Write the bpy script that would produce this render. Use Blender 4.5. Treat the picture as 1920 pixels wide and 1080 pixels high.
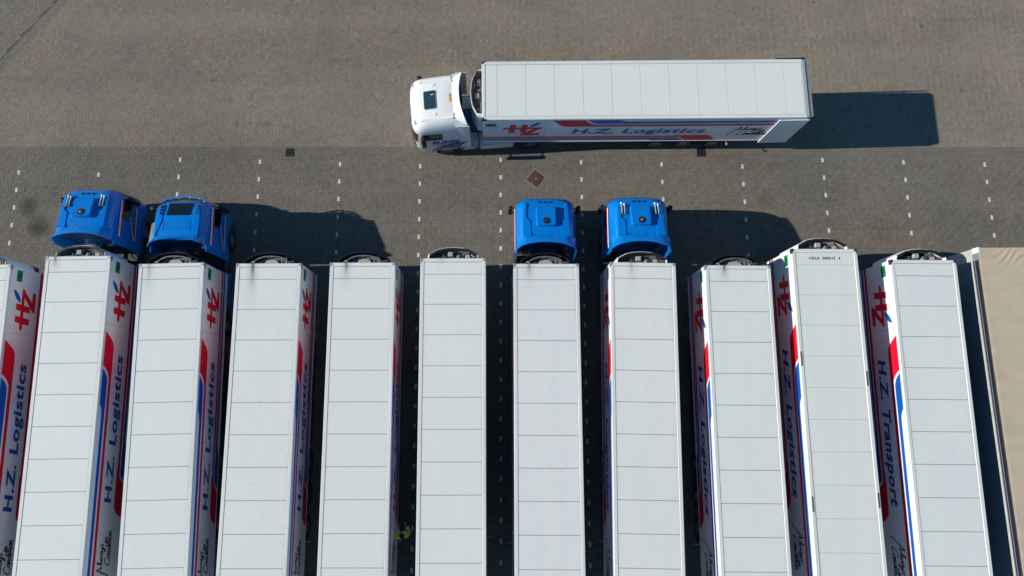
import bpy, bmesh, math, random
import numpy as np
from mathutils import Vector, Matrix
random.seed(11)
SC = bpy.context.scene
for o in list(bpy.data.objects): bpy.data.objects.remove(o)
COL = SC.collection
R = math.radians

# ------------------------------------------------------------------ camera
cam_d = bpy.data.cameras.new('camera'); cam = bpy.data.objects.new('camera', cam_d); COL.objects.link(cam)
cam.location = (-0.4039, -1.2815, 33.7368)
_p, _r, _y = 0.2032716, 0.0050580, 0.0025531
cam.matrix_world = Matrix.Translation(cam.location) @ Matrix.Rotation(_y, 4, 'Z') @ Matrix.Rotation(_r, 4, 'Y') @ Matrix.Rotation(_p, 4, 'X')
cam_d.sensor_fit = 'HORIZONTAL'; cam_d.sensor_width = 36.0; cam_d.lens = 36.0 * 1422.21 / 1920.0
cam_d.shift_x = (960 - 914.33) / 1920.0; cam_d.shift_y = (468.17 - 540) / 1920.0
cam_d.clip_start = 0.5; cam_d.clip_end = 2000
SC.camera = cam

# ------------------------------------------------------------------ sky, sun, exposure
W = bpy.data.worlds.new('World'); SC.world = W; W.use_nodes = True
wn = W.node_tree; wn.nodes.clear()
sky = wn.nodes.new('ShaderNodeTexSky'); sky.sky_type = 'NISHITA'; sky.sun_disc = False
SUN_T = Vector((7.60, 0.22, -4.0)).normalized()
ELEV = math.asin(-SUN_T.z)
sky.sun_elevation = ELEV; sky.sun_rotation = R(270 - 1.7)
sky.air_density = 1.0; sky.dust_density = 0.0; sky.ozone_density = 2.0
bg = wn.nodes.new('ShaderNodeBackground'); bg.inputs['Strength'].default_value = 0.085
wo = wn.nodes.new('ShaderNodeOutputWorld')
tint = wn.nodes.new('ShaderNodeVectorMath'); tint.operation = 'MULTIPLY'; tint.inputs[1].default_value = (.50, .93, 1.12)   # even teal cast of the whole sky
wn.links.new(sky.outputs[0], tint.inputs[0]); wn.links.new(tint.outputs[0], bg.inputs[0]); wn.links.new(bg.outputs[0], wo.inputs[0])
sl = bpy.data.lights.new('sun', 'SUN'); sl.energy = 5.0; sl.angle = R(0.5); sl.color = (1.0, 0.945, 0.85)
so = bpy.data.objects.new('sun', sl); COL.objects.link(so)
so.rotation_euler = SUN_T.to_track_quat('-Z', 'Y').to_euler(); so.location = (-60, 0, 40)
SC.view_settings.view_transform = 'Standard'; SC.view_settings.look = 'None'
SC.view_settings.exposure = 0.0; SC.view_settings.gamma = 1.0; SC.view_settings.use_curve_mapping = False
SC.cycles.max_bounces = 12; SC.cycles.diffuse_bounces = 7; SC.cycles.glossy_bounces = 5
SC.render.resolution_x = 1024; SC.render.resolution_y = 576

# ------------------------------------------------------------------ helpers
def tag(o, label=None, cat=None, group=None, kind=None):
    if label: o['label'] = label
    if cat: o['category'] = cat
    if group: o['group'] = group
    if kind: o['kind'] = kind
    return o
def empty(name, loc=(0, 0, 0), rz=0.0):
    o = bpy.data.objects.new(name, None); COL.objects.link(o)
    o.location = loc; o.rotation_euler = (0, 0, rz); o.empty_display_size = 0.3
    return o
class MB:
    def __init__(s): s.v = []; s.f = []
    def add(s, vs, fs):
        n = len(s.v); s.v += [tuple(v) for v in vs]; s.f += [tuple(i + n for i in f) for f in fs]; return s
    def box(s, x0, x1, y0, y1, z0, z1):
        vs = [(x, y, z) for z in (z0, z1) for y in (y0, y1) for x in (x0, x1)]
        return s.add(vs, [(0, 2, 3, 1), (4, 5, 7, 6), (0, 1, 5, 4), (2, 6, 7, 3), (0, 4, 6, 2), (1, 3, 7, 5)])
    def prism(s, poly, z0, z1, inset=0.0):
        n = len(poly); cx = sum(p[0] for p in poly) / n; cy = sum(p[1] for p in poly) / n
        def sh(p):
            dx, dy = p[0] - cx, p[1] - cy; l = math.hypot(dx, dy) or 1
            return (p[0] - dx / l * inset, p[1] - dy / l * inset)
        vs = [(p[0], p[1], z0) for p in poly]
        if inset > 0:
            vs += [(p[0], p[1], z0 + (z1 - z0) * .55) for p in poly] + [(*sh(p), z1) for p in poly]; L = 3
        else: vs += [(p[0], p[1], z1) for p in poly]; L = 2
        fs = [tuple(reversed(range(n))), tuple(range((L - 1) * n, L * n))]
        for k in range(L - 1):
            for i in range(n):
                j = (i + 1) % n; fs.append((k * n + i, k * n + j, (k + 1) * n + j, (k + 1) * n + i))
        return s.add(vs, fs)
    def tube(s, pts, r, n=8, caps=True):
        pts = [Vector(p) for p in pts]; rs = r if isinstance(r, (list, tuple)) else [r] * len(pts)
        vs = []; fs = []
        for i, p in enumerate(pts):
            t = (pts[min(i + 1, len(pts) - 1)] - pts[max(i - 1, 0)]).normalized()
            a = Vector((0, 0, 1)) if abs(t.z) < .9 else Vector((1, 0, 0))
            u = t.cross(a).normalized(); w = t.cross(u)
            for k in range(n):
                q = 2 * math.pi * k / n; vs.append(p + (u * math.cos(q) + w * math.sin(q)) * rs[i])
        for i in range(len(pts) - 1):
            for k in range(n):
                k2 = (k + 1) % n; fs.append((i * n + k, i * n + k2, (i + 1) * n + k2, (i + 1) * n + k))
        if caps: fs += [tuple(range(n)), tuple(reversed(range((len(pts) - 1) * n, len(pts) * n)))]
        return s.add(vs, fs)
    def lathe(s, prof, c=(0, 0, 0), axis='Z', n=24):
        vs = []; fs = []; m = len(prof)
        for k in range(n):
            q = 2 * math.pi * k / n
            for r_, h in prof:
                a, b = r_ * math.cos(q), r_ * math.sin(q)
                v = {'Z': (a, b, h), 'X': (h, a, b), 'Y': (a, h, b)}[axis]
                vs.append((v[0] + c[0], v[1] + c[1], v[2] + c[2]))
        for k in range(n):
            k2 = (k + 1) % n
            for i in range(m - 1): fs.append((k * m + i, k2 * m + i, k2 * m + i + 1, k * m + i + 1))
        return s.add(vs, fs)
    def grid(s, rows, closed=False):
        m = len(rows[0]); vs = [v for r_ in rows for v in r_]; fs = []
        for i in range(len(rows) - 1):
            for j in range(m if closed else m - 1):
                j2 = (j + 1) % m; fs.append((i * m + j, i * m + j2, (i + 1) * m + j2, (i + 1) * m + j))
        return s.add(vs, fs)
    def mesh(s, name, bevel=0, smooth=None, solid=0, seg=1):
        bm = bmesh.new(); vv = [bm.verts.new(v) for v in s.v]
        for f in s.f:
            try: bm.faces.new([vv[i] for i in f])
            except ValueError: pass
        bmesh.ops.remove_doubles(bm, verts=bm.verts, dist=1e-5)
        if solid: bmesh.ops.solidify(bm, geom=bm.faces[:], thickness=solid)
        bmesh.ops.recalc_face_normals(bm, faces=bm.faces)
        if bevel:
            es = [e for e in bm.edges if len(e.link_faces) == 2 and e.calc_face_angle(0) > R(25)]
            bmesh.ops.bevel(bm, geom=es, offset=bevel, segments=seg, affect='EDGES', profile=.5, clamp_overlap=True)
        me = bpy.data.meshes.new(name); bm.to_mesh(me); bm.free()
        if smooth is not None:
            me.polygons.foreach_set('use_smooth', [True] * len(me.polygons)); me.set_sharp_from_angle(angle=R(smooth))
        return me
    def obj(s, name, m, parent=None, bevel=0, smooth=None, solid=0, loc=None, rz=None, seg=1):
        return link(name, s.mesh(name, bevel, smooth, solid, seg), m, parent, loc, rz)
def link(name, me, m, parent=None, loc=None, rz=None):
    if m is not None and not me.materials: me.materials.append(m)
    o = bpy.data.objects.new(name, me); COL.objects.link(o); o.parent = parent
    if loc is not None: o.location = loc
    if rz is not None: o.rotation_euler = (0, 0, rz)
    return o
def set_mat(o, m):
    o.material_slots[0].link = 'OBJECT'; o.material_slots[0].material = m
KIDS = {}
def kids(o): return [c for c in COL.objects if c.parent == o]
def copy_tree(o, parent=None):
    c = o.copy(); COL.objects.link(c); c.parent = parent
    for ch in kids(o): copy_tree(ch, c)
    return c

# ------------------------------------------------------------------ materials
def nn(t, ty, **kw):
    n = t.nodes.new(ty)
    for k, v in kw.items():
        if hasattr(n, k): setattr(n, k, v)
        else: n.inputs[k].default_value = v
    return n
def mix(t, fac, a, b, blend='MIX'):
    n = t.nodes.new('ShaderNodeMix'); n.data_type = 'RGBA'; n.blend_type = blend
    for sock, val in ((n.inputs[0], fac), (n.inputs[6], a), (n.inputs[7], b)):
        if isinstance(val, bpy.types.NodeSocket): t.links.new(val, sock)
        elif isinstance(val, (int, float)): sock.default_value = val
        else: sock.default_value = (*val[:3], 1)
    return n.outputs[2]
def math_(t, op, a, b=None, c=None, clamp=False):
    n = t.nodes.new('ShaderNodeMath'); n.operation = op; n.use_clamp = clamp
    for i, val in enumerate((a, b, c)):
        if val is None: continue
        if isinstance(val, bpy.types.NodeSocket): t.links.new(val, n.inputs[i])
        else: n.inputs[i].default_value = val
    return n.outputs[0]
def noise(t, vec, scale, detail=4, rough=.55, lo=.35, hi=.65):
    n = nn(t, 'ShaderNodeTexNoise'); n.inputs['Scale'].default_value = scale; n.inputs['Detail'].default_value = detail
    n.inputs['Roughness'].default_value = rough
    if vec is not None: t.links.new(vec, n.inputs['Vector'])
    m = nn(t, 'ShaderNodeMapRange'); m.inputs[1].default_value = lo; m.inputs[2].default_value = hi
    t.links.new(n.outputs[0], m.inputs[0]); return m.outputs[0]
def new_mat(name):
    m = bpy.data.materials.new(name); m.use_nodes = True; t = m.node_tree
    return m, t, t.nodes['Principled BSDF']
def mat(name, col, rough=.5, metal=0, coat=0, dirt=.12, dscale=3.0, bump=0.0, bscale=40, spec=.5):
    m, t, b = new_mat(name)
    tc = nn(t, 'ShaderNodeTexCoord')
    f = noise(t, tc.outputs['Object'], dscale, 6, .6)
    dark = [c * (1 - dirt * 2.2) for c in col]
    fac = math_(t, 'MULTIPLY', f, .55)
    c = mix(t, fac, col, dark)
    t.links.new(c, b.inputs['Base Color'])
    r = math_(t, 'MULTIPLY_ADD', f, .12, rough - .04)
    t.links.new(r, b.inputs['Roughness'])
    b.inputs['Metallic'].default_value = metal; b.inputs['Coat Weight'].default_value = coat; b.inputs['Coat Roughness'].default_value = .08
    b.inputs['Specular IOR Level'].default_value = spec
    if bump:
        n = nn(t, 'ShaderNodeTexNoise'); n.inputs['Scale'].default_value = bscale; t.links.new(tc.outputs['Object'], n.inputs['Vector'])
        bp = nn(t, 'ShaderNodeBump'); bp.inputs['Strength'].default_value = bump; bp.inputs['Distance'].default_value = .02
        t.links.new(n.outputs[0], bp.inputs['Height']); t.links.new(bp.outputs[0], b.inputs['Normal'])
    return m
M = {}
M['side_white'] = mat('side_white', (.86, .87, .87), .32, dirt=.05, dscale=1.2, bump=.06, bscale=1.3)
M['rail_white'] = mat('rail_white', (.80, .81, .81), .4, dirt=.05)
M['bed_grey'] = mat('bed_grey', (.21, .215, .22), .8)
M['bed_pale'] = mat('bed_pale', (.40, .42, .41), .7)
M['bracket'] = mat('bracket', (.42, .41, .40), .5, metal=.4, dirt=.25, dscale=12)
M['bracket_dark'] = mat('bracket_dark', (.05, .055, .09), .5, metal=.3)
M['red'] = mat('red', (.78, .008, .030), .35, dirt=.04)
M['blue'] = mat('blue', (.004, .105, .46), .35, dirt=.04)
M['ink_blue'] = mat('ink_blue', (.004, .090, .34), .35, dirt=.04)
M['green'] = mat('green', (.0, .23, .085), .4, dirt=.04)
M['black_print'] = mat('black_print', (.012, .013, .016), .5)
M['cab_blue'] = mat('cab_blue', (.0, .205, .66), .30, coat=.5, spec=.3, dirt=.05, dscale=1.5)
M['cab_blue_dark'] = mat('cab_blue_dark', (.0, .05, .20), .4)
M['cab_white'] = mat('cab_white', (.82, .82, .79), .3, coat=.6, dirt=.04, dscale=1.5)
M['black'] = mat('black', (.012, .013, .015), .55)
M['black_gloss'] = mat('black_gloss', (.008, .012, .014), .12, coat=.4)
M['rubber'] = mat('rubber', (.018, .018, .019), .85, dirt=.2, dscale=8)
M['rim'] = mat('rim', (.38, .40, .42), .4, metal=.6, dirt=.2)
M['chassis'] = mat('chassis', (.03, .035, .045), .6)
M['box_blue'] = mat('box_blue', (.010, .045, .13), .5)
M['skirt_navy'] = mat('skirt_navy', (.012, .018, .032), .5)
M['metal'] = mat('metal', (.5, .52, .54), .3, metal=.8)
M['chrome'] = mat('chrome', (.85, .88, .9), .28, metal=.55, dirt=0)
M['unit_grey'] = mat('unit_grey', (.42, .46, .48), .5, dirt=.2, dscale=9)
M['unit_dark'] = mat('unit_dark', (.05, .065, .075), .6, dirt=.2, dscale=9)
M['unit_brown'] = mat('unit_brown', (.20, .13, .09), .6, dirt=.25, dscale=9)
M['unit_floor'] = mat('unit_floor', (.13, .15, .16), .7, dirt=.25, dscale=9)
M['unit_deck_brown'] = mat('unit_deck_brown', (.34, .24, .18), .6, dirt=.25, dscale=6)
M['deck_blue'] = mat('deck_blue', (.06, .22, .42), .5)
M['copper'] = mat('copper', (.36, .17, .08), .35, metal=.8)
M['beige'] = mat('beige', (.46, .42, .34), .6, dirt=.1)
M['amber'] = mat('amber', (.75, .28, .03), .15, coat=.5, dirt=0)
M['lens'] = mat('lens', (.42, .45, .46), .1, coat=.6, dirt=0)
M['red_lens'] = mat('red_lens', (.5, .01, .01), .15, coat=.5, dirt=0)
M['orange_print'] = mat('orange_print', (.80, .48, .14), .5)
M['fin_grey'] = mat('fin_grey', (.30, .32, .31), .4)
M['iron'] = mat('iron', (.012, .012, .014), .8, metal=.1, dirt=.3, dscale=20)
M['rust'] = mat('rust', (.105, .052, .036), .8, dirt=.3, dscale=9, bump=.3, bscale=60)
M['concrete'] = mat('concrete', (.24, .19, .165), .85, dirt=.2, dscale=9)
def marker_mat():
    m, t, b = new_mat('marker'); geo = nn(t, 'ShaderNodeNewGeometry'); oi = nn(t, 'ShaderNodeObjectInfo')
    f = noise(t, geo.outputs['Position'], 16, 5, .7, .42, .72); k = math_(t, 'MULTIPLY_ADD', oi.outputs['Random'], .55, .10)
    c = mix(t, math_(t, 'MULTIPLY', f, k), (.70, .68, .62), (.24, .22, .18)); t.links.new(c, b.inputs['Base Color']); b.inputs['Roughness'].default_value = .85
    return m
M['marker'] = marker_mat(); M['surround'] = mat('surround', (.17, .155, .13), .9, dirt=.25, dscale=14)
M['curtain'] = mat('curtain', (.17, .25, .30), .55, dirt=.08, dscale=.6, bump=.1, bscale=1.6)
M['pale_rail'] = mat('pale_rail', (.50, .52, .49), .5)
M['tarp_green'] = mat('tarp_green', (.01, .15, .07), .5)
M['hivis'] = mat('hivis', (.78, .95, .03), .6, dirt=.05, dscale=14)
M['reflect'] = mat('reflect', (.86, .93, .88), .35, dirt=.02)
M['trouser'] = mat('trouser', (.02, .023, .035), .85)
M['skin'] = mat('skin', (.52, .32, .23), .55, dirt=.03)
M['hair'] = mat('hair', (.018, .012, .009), .6)
M['debris'] = mat('debris', (.10, .07, .045), .9)
def glass_mat():
    m, t, b = new_mat('glass'); t.nodes.remove(b)
    out = [n for n in t.nodes if n.type == 'OUTPUT_MATERIAL'][0]
    tr = nn(t, 'ShaderNodeBsdfTransparent'); tr.inputs[0].default_value = (.45, .55, .55, 1)
    gl = nn(t, 'ShaderNodeBsdfGlossy'); gl.inputs['Roughness'].default_value = .03
    fr = nn(t, 'ShaderNodeFresnel'); mx = nn(t, 'ShaderNodeMixShader')
    t.links.new(fr.outputs[0], mx.inputs[0]); t.links.new(tr.outputs[0], mx.inputs[1]); t.links.new(gl.outputs[0], mx.inputs[2])
    t.links.new(mx.outputs[0], out.inputs['Surface']); return m
M['glass'] = glass_mat()
M['glass_dark'] = mat('glass_dark', (.006, .012, .016), .06, coat=.5, dirt=0)

M['glass_tint'] = mat('glass_tint', (.022, .050, .070), .18, coat=.3, dirt=0)
def roof_mat(root, col, soot=None, seed=0, warm=0.0):
    """white roof sheet of one trailer: its soot streak (sx, strength, length) below the fridge exhaust, rain dirt, faint waves"""
    m, t, b = new_mat('roof_sheet')
    tc = nn(t, 'ShaderNodeTexCoord'); tc.object = root
    off = nn(t, 'ShaderNodeVectorMath'); off.operation = 'ADD'; off.inputs[1].default_value = (seed * 7.3, seed * 3.1, 0)
    t.links.new(tc.outputs['Object'], off.inputs[0]); vec = off.outputs[0]
    sc = nn(t, 'ShaderNodeVectorMath'); sc.operation = 'MULTIPLY'; sc.inputs[1].default_value = (1.6, .22, 1)
    t.links.new(vec, sc.inputs[0])
    f1 = noise(t, sc.outputs[0], 1.0, 3, .5, .3, .7)
    f2 = noise(t, vec, 5.5, 8, .7, .52, .8)
    c = mix(t, math_(t, 'MULTIPLY', f1, .30), col, (col[0] * .86, col[1] * .93, col[2] * .97))
    c = mix(t, math_(t, 'MULTIPLY', f2, .12 + .30 * ((seed * 37) % 10) / 10), c, (.50, .50, .46))
    # a few droppings and specks
    vo = nn(t, 'ShaderNodeTexVoronoi'); vo.inputs['Scale'].default_value = 1.3; t.links.new(vec, vo.inputs['Vector'])
    sp = nn(t, 'ShaderNodeMapRange'); sp.inputs[1].default_value = .028; sp.inputs[2].default_value = .015
    t.links.new(vo.outputs['Distance'], sp.inputs[0])
    wn_ = nn(t, 'ShaderNodeTexWhiteNoise'); t.links.new(vo.outputs['Position'], wn_.inputs['Vector'])
    on = math_(t, 'GREATER_THAN', wn_.outputs['Value'], .72)
    c = mix(t, math_(t, 'MULTIPLY', math_(t, 'MULTIPLY', sp.outputs[0], on), .6), c, (.16, .15, .13))
    # grime on the long edges
    sx_ = nn(t, 'ShaderNodeSeparateXYZ'); t.links.new(tc.outputs['Object'], sx_.inputs[0]); x, y = sx_.outputs[0], sx_.outputs[1]
    ed = math_(t, 'MULTIPLY_ADD', math_(t, 'ABSOLUTE', x), 4.0, -4.1, clamp=True)
    c = mix(t, math_(t, 'MULTIPLY', math_(t, 'MULTIPLY', ed, f1), .30), c, (.42, .42, .38))
    if soot:
        s_x, stg, ln = soot
        dx = math_(t, 'ABSOLUTE', math_(t, 'SUBTRACT', x, s_x)); u = math_(t, 'MULTIPLY', y, -1.0)
        wgt = math_(t, 'MULTIPLY_ADD', u, .14, .085)
        a = math_(t, 'SUBTRACT', 1.0, math_(t, 'DIVIDE', dx, wgt), clamp=True)
        l = math_(t, 'SUBTRACT', 1.0, math_(t, 'DIVIDE', u, ln), clamp=True)
        k = math_(t, 'MULTIPLY', math_(t, 'POWER', a, 1.1), math_(t, 'POWER', l, 1.9))
        wide = math_(t, 'SUBTRACT', 1.0, math_(t, 'DIVIDE', dx, math_(t, 'MULTIPLY_ADD', u, .05, .30)), clamp=True)
        l2 = math_(t, 'SUBTRACT', 1.0, math_(t, 'DIVIDE', u, ln * 1.7), clamp=True)
        k2 = math_(t, 'MULTIPLY', math_(t, 'MULTIPLY', wide, l2), .34)
        fr = noise(t, vec, 16, 4, .6, .2, .75)
        k3 = math_(t, 'MULTIPLY', math_(t, 'MULTIPLY', math_(t, 'ADD', k, k2, clamp=True), math_(t, 'MULTIPLY_ADD', fr, .35, .65)), stg, clamp=True)
        c = mix(t, k3, c, (.028, .029, .028))
    t.links.new(c, b.inputs['Base Color']); b.inputs['Roughness'].default_value = .42
    bn = nn(t, 'ShaderNodeTexNoise'); bn.inputs['Scale'].default_value = 1.1; bn.inputs['Detail'].default_value = 2; t.links.new(vec, bn.inputs['Vector'])
    bp = nn(t, 'ShaderNodeBump'); bp.inputs['Strength'].default_value = .10; bp.inputs['Distance'].default_value = .05
    t.links.new(bn.outputs[0], bp.inputs['Height']); t.links.new(bp.outputs[0], b.inputs['Normal'])
    return m

# ------------------------------------------------------------------ ground and paving
def paving_mat(name, base, dark, zone):
    m, t, b = new_mat(name)
    geo = nn(t, 'ShaderNodeNewGeometry'); P = geo.outputs['Position']
    at = nn(t, 'ShaderNodeAttribute'); at.attribute_name = 'tint'
    big = noise(t, P, .16, 4, .6, .38, .62)
    mid = noise(t, P, .75, 5, .62, .32, .70)
    fine = noise(t, P, 22, 5, .7, .3, .7)
    c = mix(t, big, base, dark)
    c = mix(t, math_(t, 'MULTIPLY', mid, .34), c, tuple(q * .70 for q in dark))
    hue = noise(t, P, .38, 3, .5, .45, .62)
    c = mix(t, math_(t, 'MULTIPLY', hue, .35), c, (base[0] * 1.15, base[1] * .98, base[2] * .86))
    # every brick its own shade
    mul = math_(t, 'MULTIPLY_ADD', at.outputs['Fac'], .40, .80)
    vm = nn(t, 'ShaderNodeVectorMath'); vm.operation = 'SCALE'; t.links.new(c, vm.inputs[0]); t.links.new(mul, vm.inputs['Scale'])
    c = vm.outputs[0]
    c = mix(t, math_(t, 'MULTIPLY', fine, .22), c, tuple(q * .55 for q in dark))
    # tyre scuffs, long and diagonal
    mp = nn(t, 'ShaderNodeMapping'); mp.inputs['Rotation'].default_value = (0, 0, R(38)); mp.inputs['Scale'].default_value = (.12, 1.7, 1)
    t.links.new(P, mp.inputs[0])
    sc = noise(t, mp.outputs[0], .8, 5, .6, .60, .78)
    c = mix(t, math_(t, 'MULTIPLY', sc, .28), c, tuple(q * .5 for q in dark))
    # oil patch in the parking strip
    sx = nn(t, 'ShaderNodeSeparateXYZ'); t.links.new(P, sx.inputs[0])
    for (ox, oy, rx, ry, st) in ((-21.75, 7.6, .55, .6, .95), (-21.2, 6.75, .6, .65, 1.1), (-5.0, 8.9, .3, .3, .25), (12.2, 8.0, .5, .5, .35), (17.2, 6.6, .8, .8, .25), (6.7, 7.6, .5, .7, .2), (20.3, 16.7, .16, .14, .7), (21.8, 13.4, .12, .12, .7), (-6.1, 17.6, .09, .07, .8), (-5.1, 16.4, .16, .08, .6), (-5.5, 14.7, .09, .07, .6), (-4.9, 14.6, .10, .09, .6), (-13.7, 13.9, .22, .16, .5), (-12.8, 12.9, .14, .3, .5), (-11.1, 11.7, .5, .2, .4)):
        d = math_(t, 'ADD', math_(t, 'POWER', math_(t, 'DIVIDE', math_(t, 'SUBTRACT', sx.outputs[0], ox), rx), 2.0),
                  math_(t, 'POWER', math_(t, 'DIVIDE', math_(t, 'SUBTRACT', sx.outputs[1], oy), ry), 2.0))
        k = math_(t, 'SUBTRACT', 1.0, d, clamp=True)
        k = math_(t, 'MULTIPLY', math_(t, 'MULTIPLY', k, math_(t, 'MULTIPLY_ADD', fine, .6, .4)), st)
        c = mix(t, k, c, (.022, .022, .020))
    vo = nn(t, 'ShaderNodeTexVoronoi'); vo.inputs['Scale'].default_value = .55; t.links.new(P, vo.inputs['Vector'])
    wv = nn(t, 'ShaderNodeTexWhiteNoise'); t.links.new(vo.outputs['Position'], wv.inputs['Vector'])
    rad = math_(t, 'MULTIPLY_ADD', math_(t, 'POWER', wv.outputs['Value'], 5.0), .10, .006)
    sp = math_(t, 'SUBTRACT', 1.0, math_(t, 'DIVIDE', vo.outputs['Distance'], rad), clamp=True)
    c = mix(t, math_(t, 'MULTIPLY', math_(t, 'MULTIPLY', sp, 1.6, clamp=True), .55), c, (.045, .042, .036))
    # polished wheel lanes along the yard
    mp2 = nn(t, 'ShaderNodeMapping'); mp2.inputs['Scale'].default_value = (.035, .55, 1); t.links.new(P, mp2.inputs[0])
    ln = noise(t, mp2.outputs[0], 1.0, 3, .5, .42, .62)
    c = mix(t, math_(t, 'MULTIPLY', ln, .20), c, tuple(q * 1.18 for q in base))
    t.links.new(c, b.inputs['Base Color']); b.inputs['Roughness'].default_value = .88; b.inputs['Specular IOR Level'].default_value = .25
    return m
PB = (.292, .252, .196); PD = (.240, .209, .165)
M['yard_brick'] = paving_mat('yard_brick', PB, PD, 0)
M['strip_brick'] = paving_mat('strip_brick', (.212, .190, .158), (.172, .158, .135), 1)
M['corner_brick'] = paving_mat('corner_brick', (.245, .220, .178), (.205, .186, .153), 2)
def sand_mat():
    m, t, b = new_mat('joint_sand'); geo = nn(t, 'ShaderNodeNewGeometry')
    f = noise(t, geo.outputs['Position'], 9, 6, .7); big = noise(t, geo.outputs['Position'], .6, 4, .6, .4, .62)
    c = mix(t, f, (.034, .029, .022), (.018, .016, .013)); c = mix(t, math_(t, 'MULTIPLY', big, .5), c, (.012, .012, .010))
    t.links.new(c, b.inputs['Base Color']); b.inputs['Roughness'].default_value = 1; return m
M['joint_sand'] = sand_mat()
def far_mat():
    m, t, b = new_mat('far_paving'); geo = nn(t, 'ShaderNodeNewGeometry')
    br = nn(t, 'ShaderNodeTexBrick'); br.inputs['Scale'].default_value = 4.7; t.links.new(geo.outputs['Position'], br.inputs['Vector'])
    br.inputs['Color1'].default_value = (*PB, 1); br.inputs['Color2'].default_value = (*PD, 1); br.inputs['Mortar'].default_value = (.12, .105, .085, 1); br.inputs['Mortar Size'].default_value = .012
    big = noise(t, geo.outputs['Position'], .12, 5, .6)
    c = mix(t, math_(t, 'MULTIPLY', big, .4), br.outputs[0], (.17, .148, .118))
    t.links.new(c, b.inputs['Base Color']); b.inputs['Roughness'].default_value = .9; return m
g = MB().box(-900, 900, -900, 900, -.30, -.04).obj('ground', far_mat()); tag(g, kind='structure')

X0, X1, Y0, Y1 = -30.0, 30.0, -12.5, 22.5
pave = empty('pavement'); tag(pave, kind='structure')
MB().add([(X0, Y0, -.014), (X1, Y0, -.014), (X1, Y1, -.014), (X0, Y1, -.014)], [(0, 1, 2, 3)]).obj('joint_sand', M['joint_sand'], pave)
MX, MY, BAY = 3.738 / 35, .105, 3.738
YOFF = 9.941 + 2 * MY
YB, YT = 10.155, 10.575           # the band of straight courses between the two fields
nd = np.array([math.cos(R(52.7)), math.sin(R(52.7))]); nrm = np.array([-nd[1], nd[0]])   # diagonal band, top left
Lp = np.array([-22.53, 16.14]); BW = .44
MARK = []
top = {0: 9.387, 1: 9.278, 2: 9.988, 3: 9.866, 4: 9.752, 5: 9.625, 6: 9.941, 7: 9.830, 8: 9.720, 9: 9.626, 10: 9.943, 11: 9.841, 12: 9.729}
for k in range(13):
    ybase = YOFF - 2 * MY - (k - 6) * MY
    n0 = round((top[k] - ybase) / (4 * MY)); y = ybase + n0 * 4 * MY
    while y > -8.6: MARK.append((k, (k - 6) * BAY, y)); y -= 8 * MY
MSET = {(round(x * 10), round(y * 20)) for _, x, y in MARK}
def is_mark(x, y): return any((round(x * 10 + a * .3), round(y * 20 + b_ * .3)) in MSET for a in (-1, 1) for b_ in (-1, 1))
rng = np.random.default_rng(5)
def rects_herring(x0, x1, y0, y1, mx, my, xoff, yoff, rot):
    """unit cells (i, j); returns arrays of centre, half size"""
    i = np.arange(int(y0 / my) - 3, int(y1 / my) + 3); out = []
    nmin, nmax = int(x0 / mx), int(x1 / mx)
    for r_ in i:
        s = r_ % 4
        n = np.arange((nmin - r_) // 4 - 1, (nmax - r_) // 4 + 2)
        c = r_ + 4 * n
        out.append(np.stack([(c + 1) * mx + xoff - 3.5 * mx, np.full(len(c), (r_ + .5) * my + yoff), np.full(len(c), mx), np.full(len(c), my / 2)], 1))
        out.append(np.stack([(c + 3.5) * mx + xoff - 3.5 * mx, np.full(len(c), (r_ + 1) * my + yoff), np.full(len(c), mx / 2), np.full(len(c), my)], 1))
    return np.concatenate(out)
# in the strip: V bricks of column index 0 sit at x = 0, y = YOFF - 2*MY (mod .42)
strip = rects_herring(X0, X1, Y0 - 12, YB + 1 - 8, MX, MY, 0, 0, 0)
# V brick for r: x=(r+4n)*mx ; x=0 -> r=-4n -> y=(r+1)*my ; shift so that y == YOFF-2MY mod 4MY
sh = (9.941 - MY) % (4 * MY)
strip = rects_herring(X0 - 1, X1 + 1, Y0 - 1, YB + 1, MX, MY, 0, sh, 0)
def to_quads(a, ang=0.0, gap=.0080):
    hx, hy = a[:, 2] - gap / 2, a[:, 3] - gap / 2
    q = np.stack([np.stack([a[:, 0] + sx * hx, a[:, 1] + sy * hy], 1) for sx, sy in ((-1, -1), (1, -1), (1, 1), (-1, 1))], 1)
    if ang:
        c, s = math.cos(ang), math.sin(ang); q = np.stack([q[..., 0] * c - q[..., 1] * s, q[..., 0] * s + q[..., 1] * c], -1)
    return q
def clip(poly, n, d):        # keep n.p >= d
    out = []
    for k in range(len(poly)):
        a, b_ = poly[k], poly[(k + 1) % len(poly)]; fa, fb = a @ n - d, b_ @ n - d
        if fa >= 0: out.append(a)
        if fa * fb < 0: out.append(a + (b_ - a) * (fa / (fa - fb)))
    return out
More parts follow.
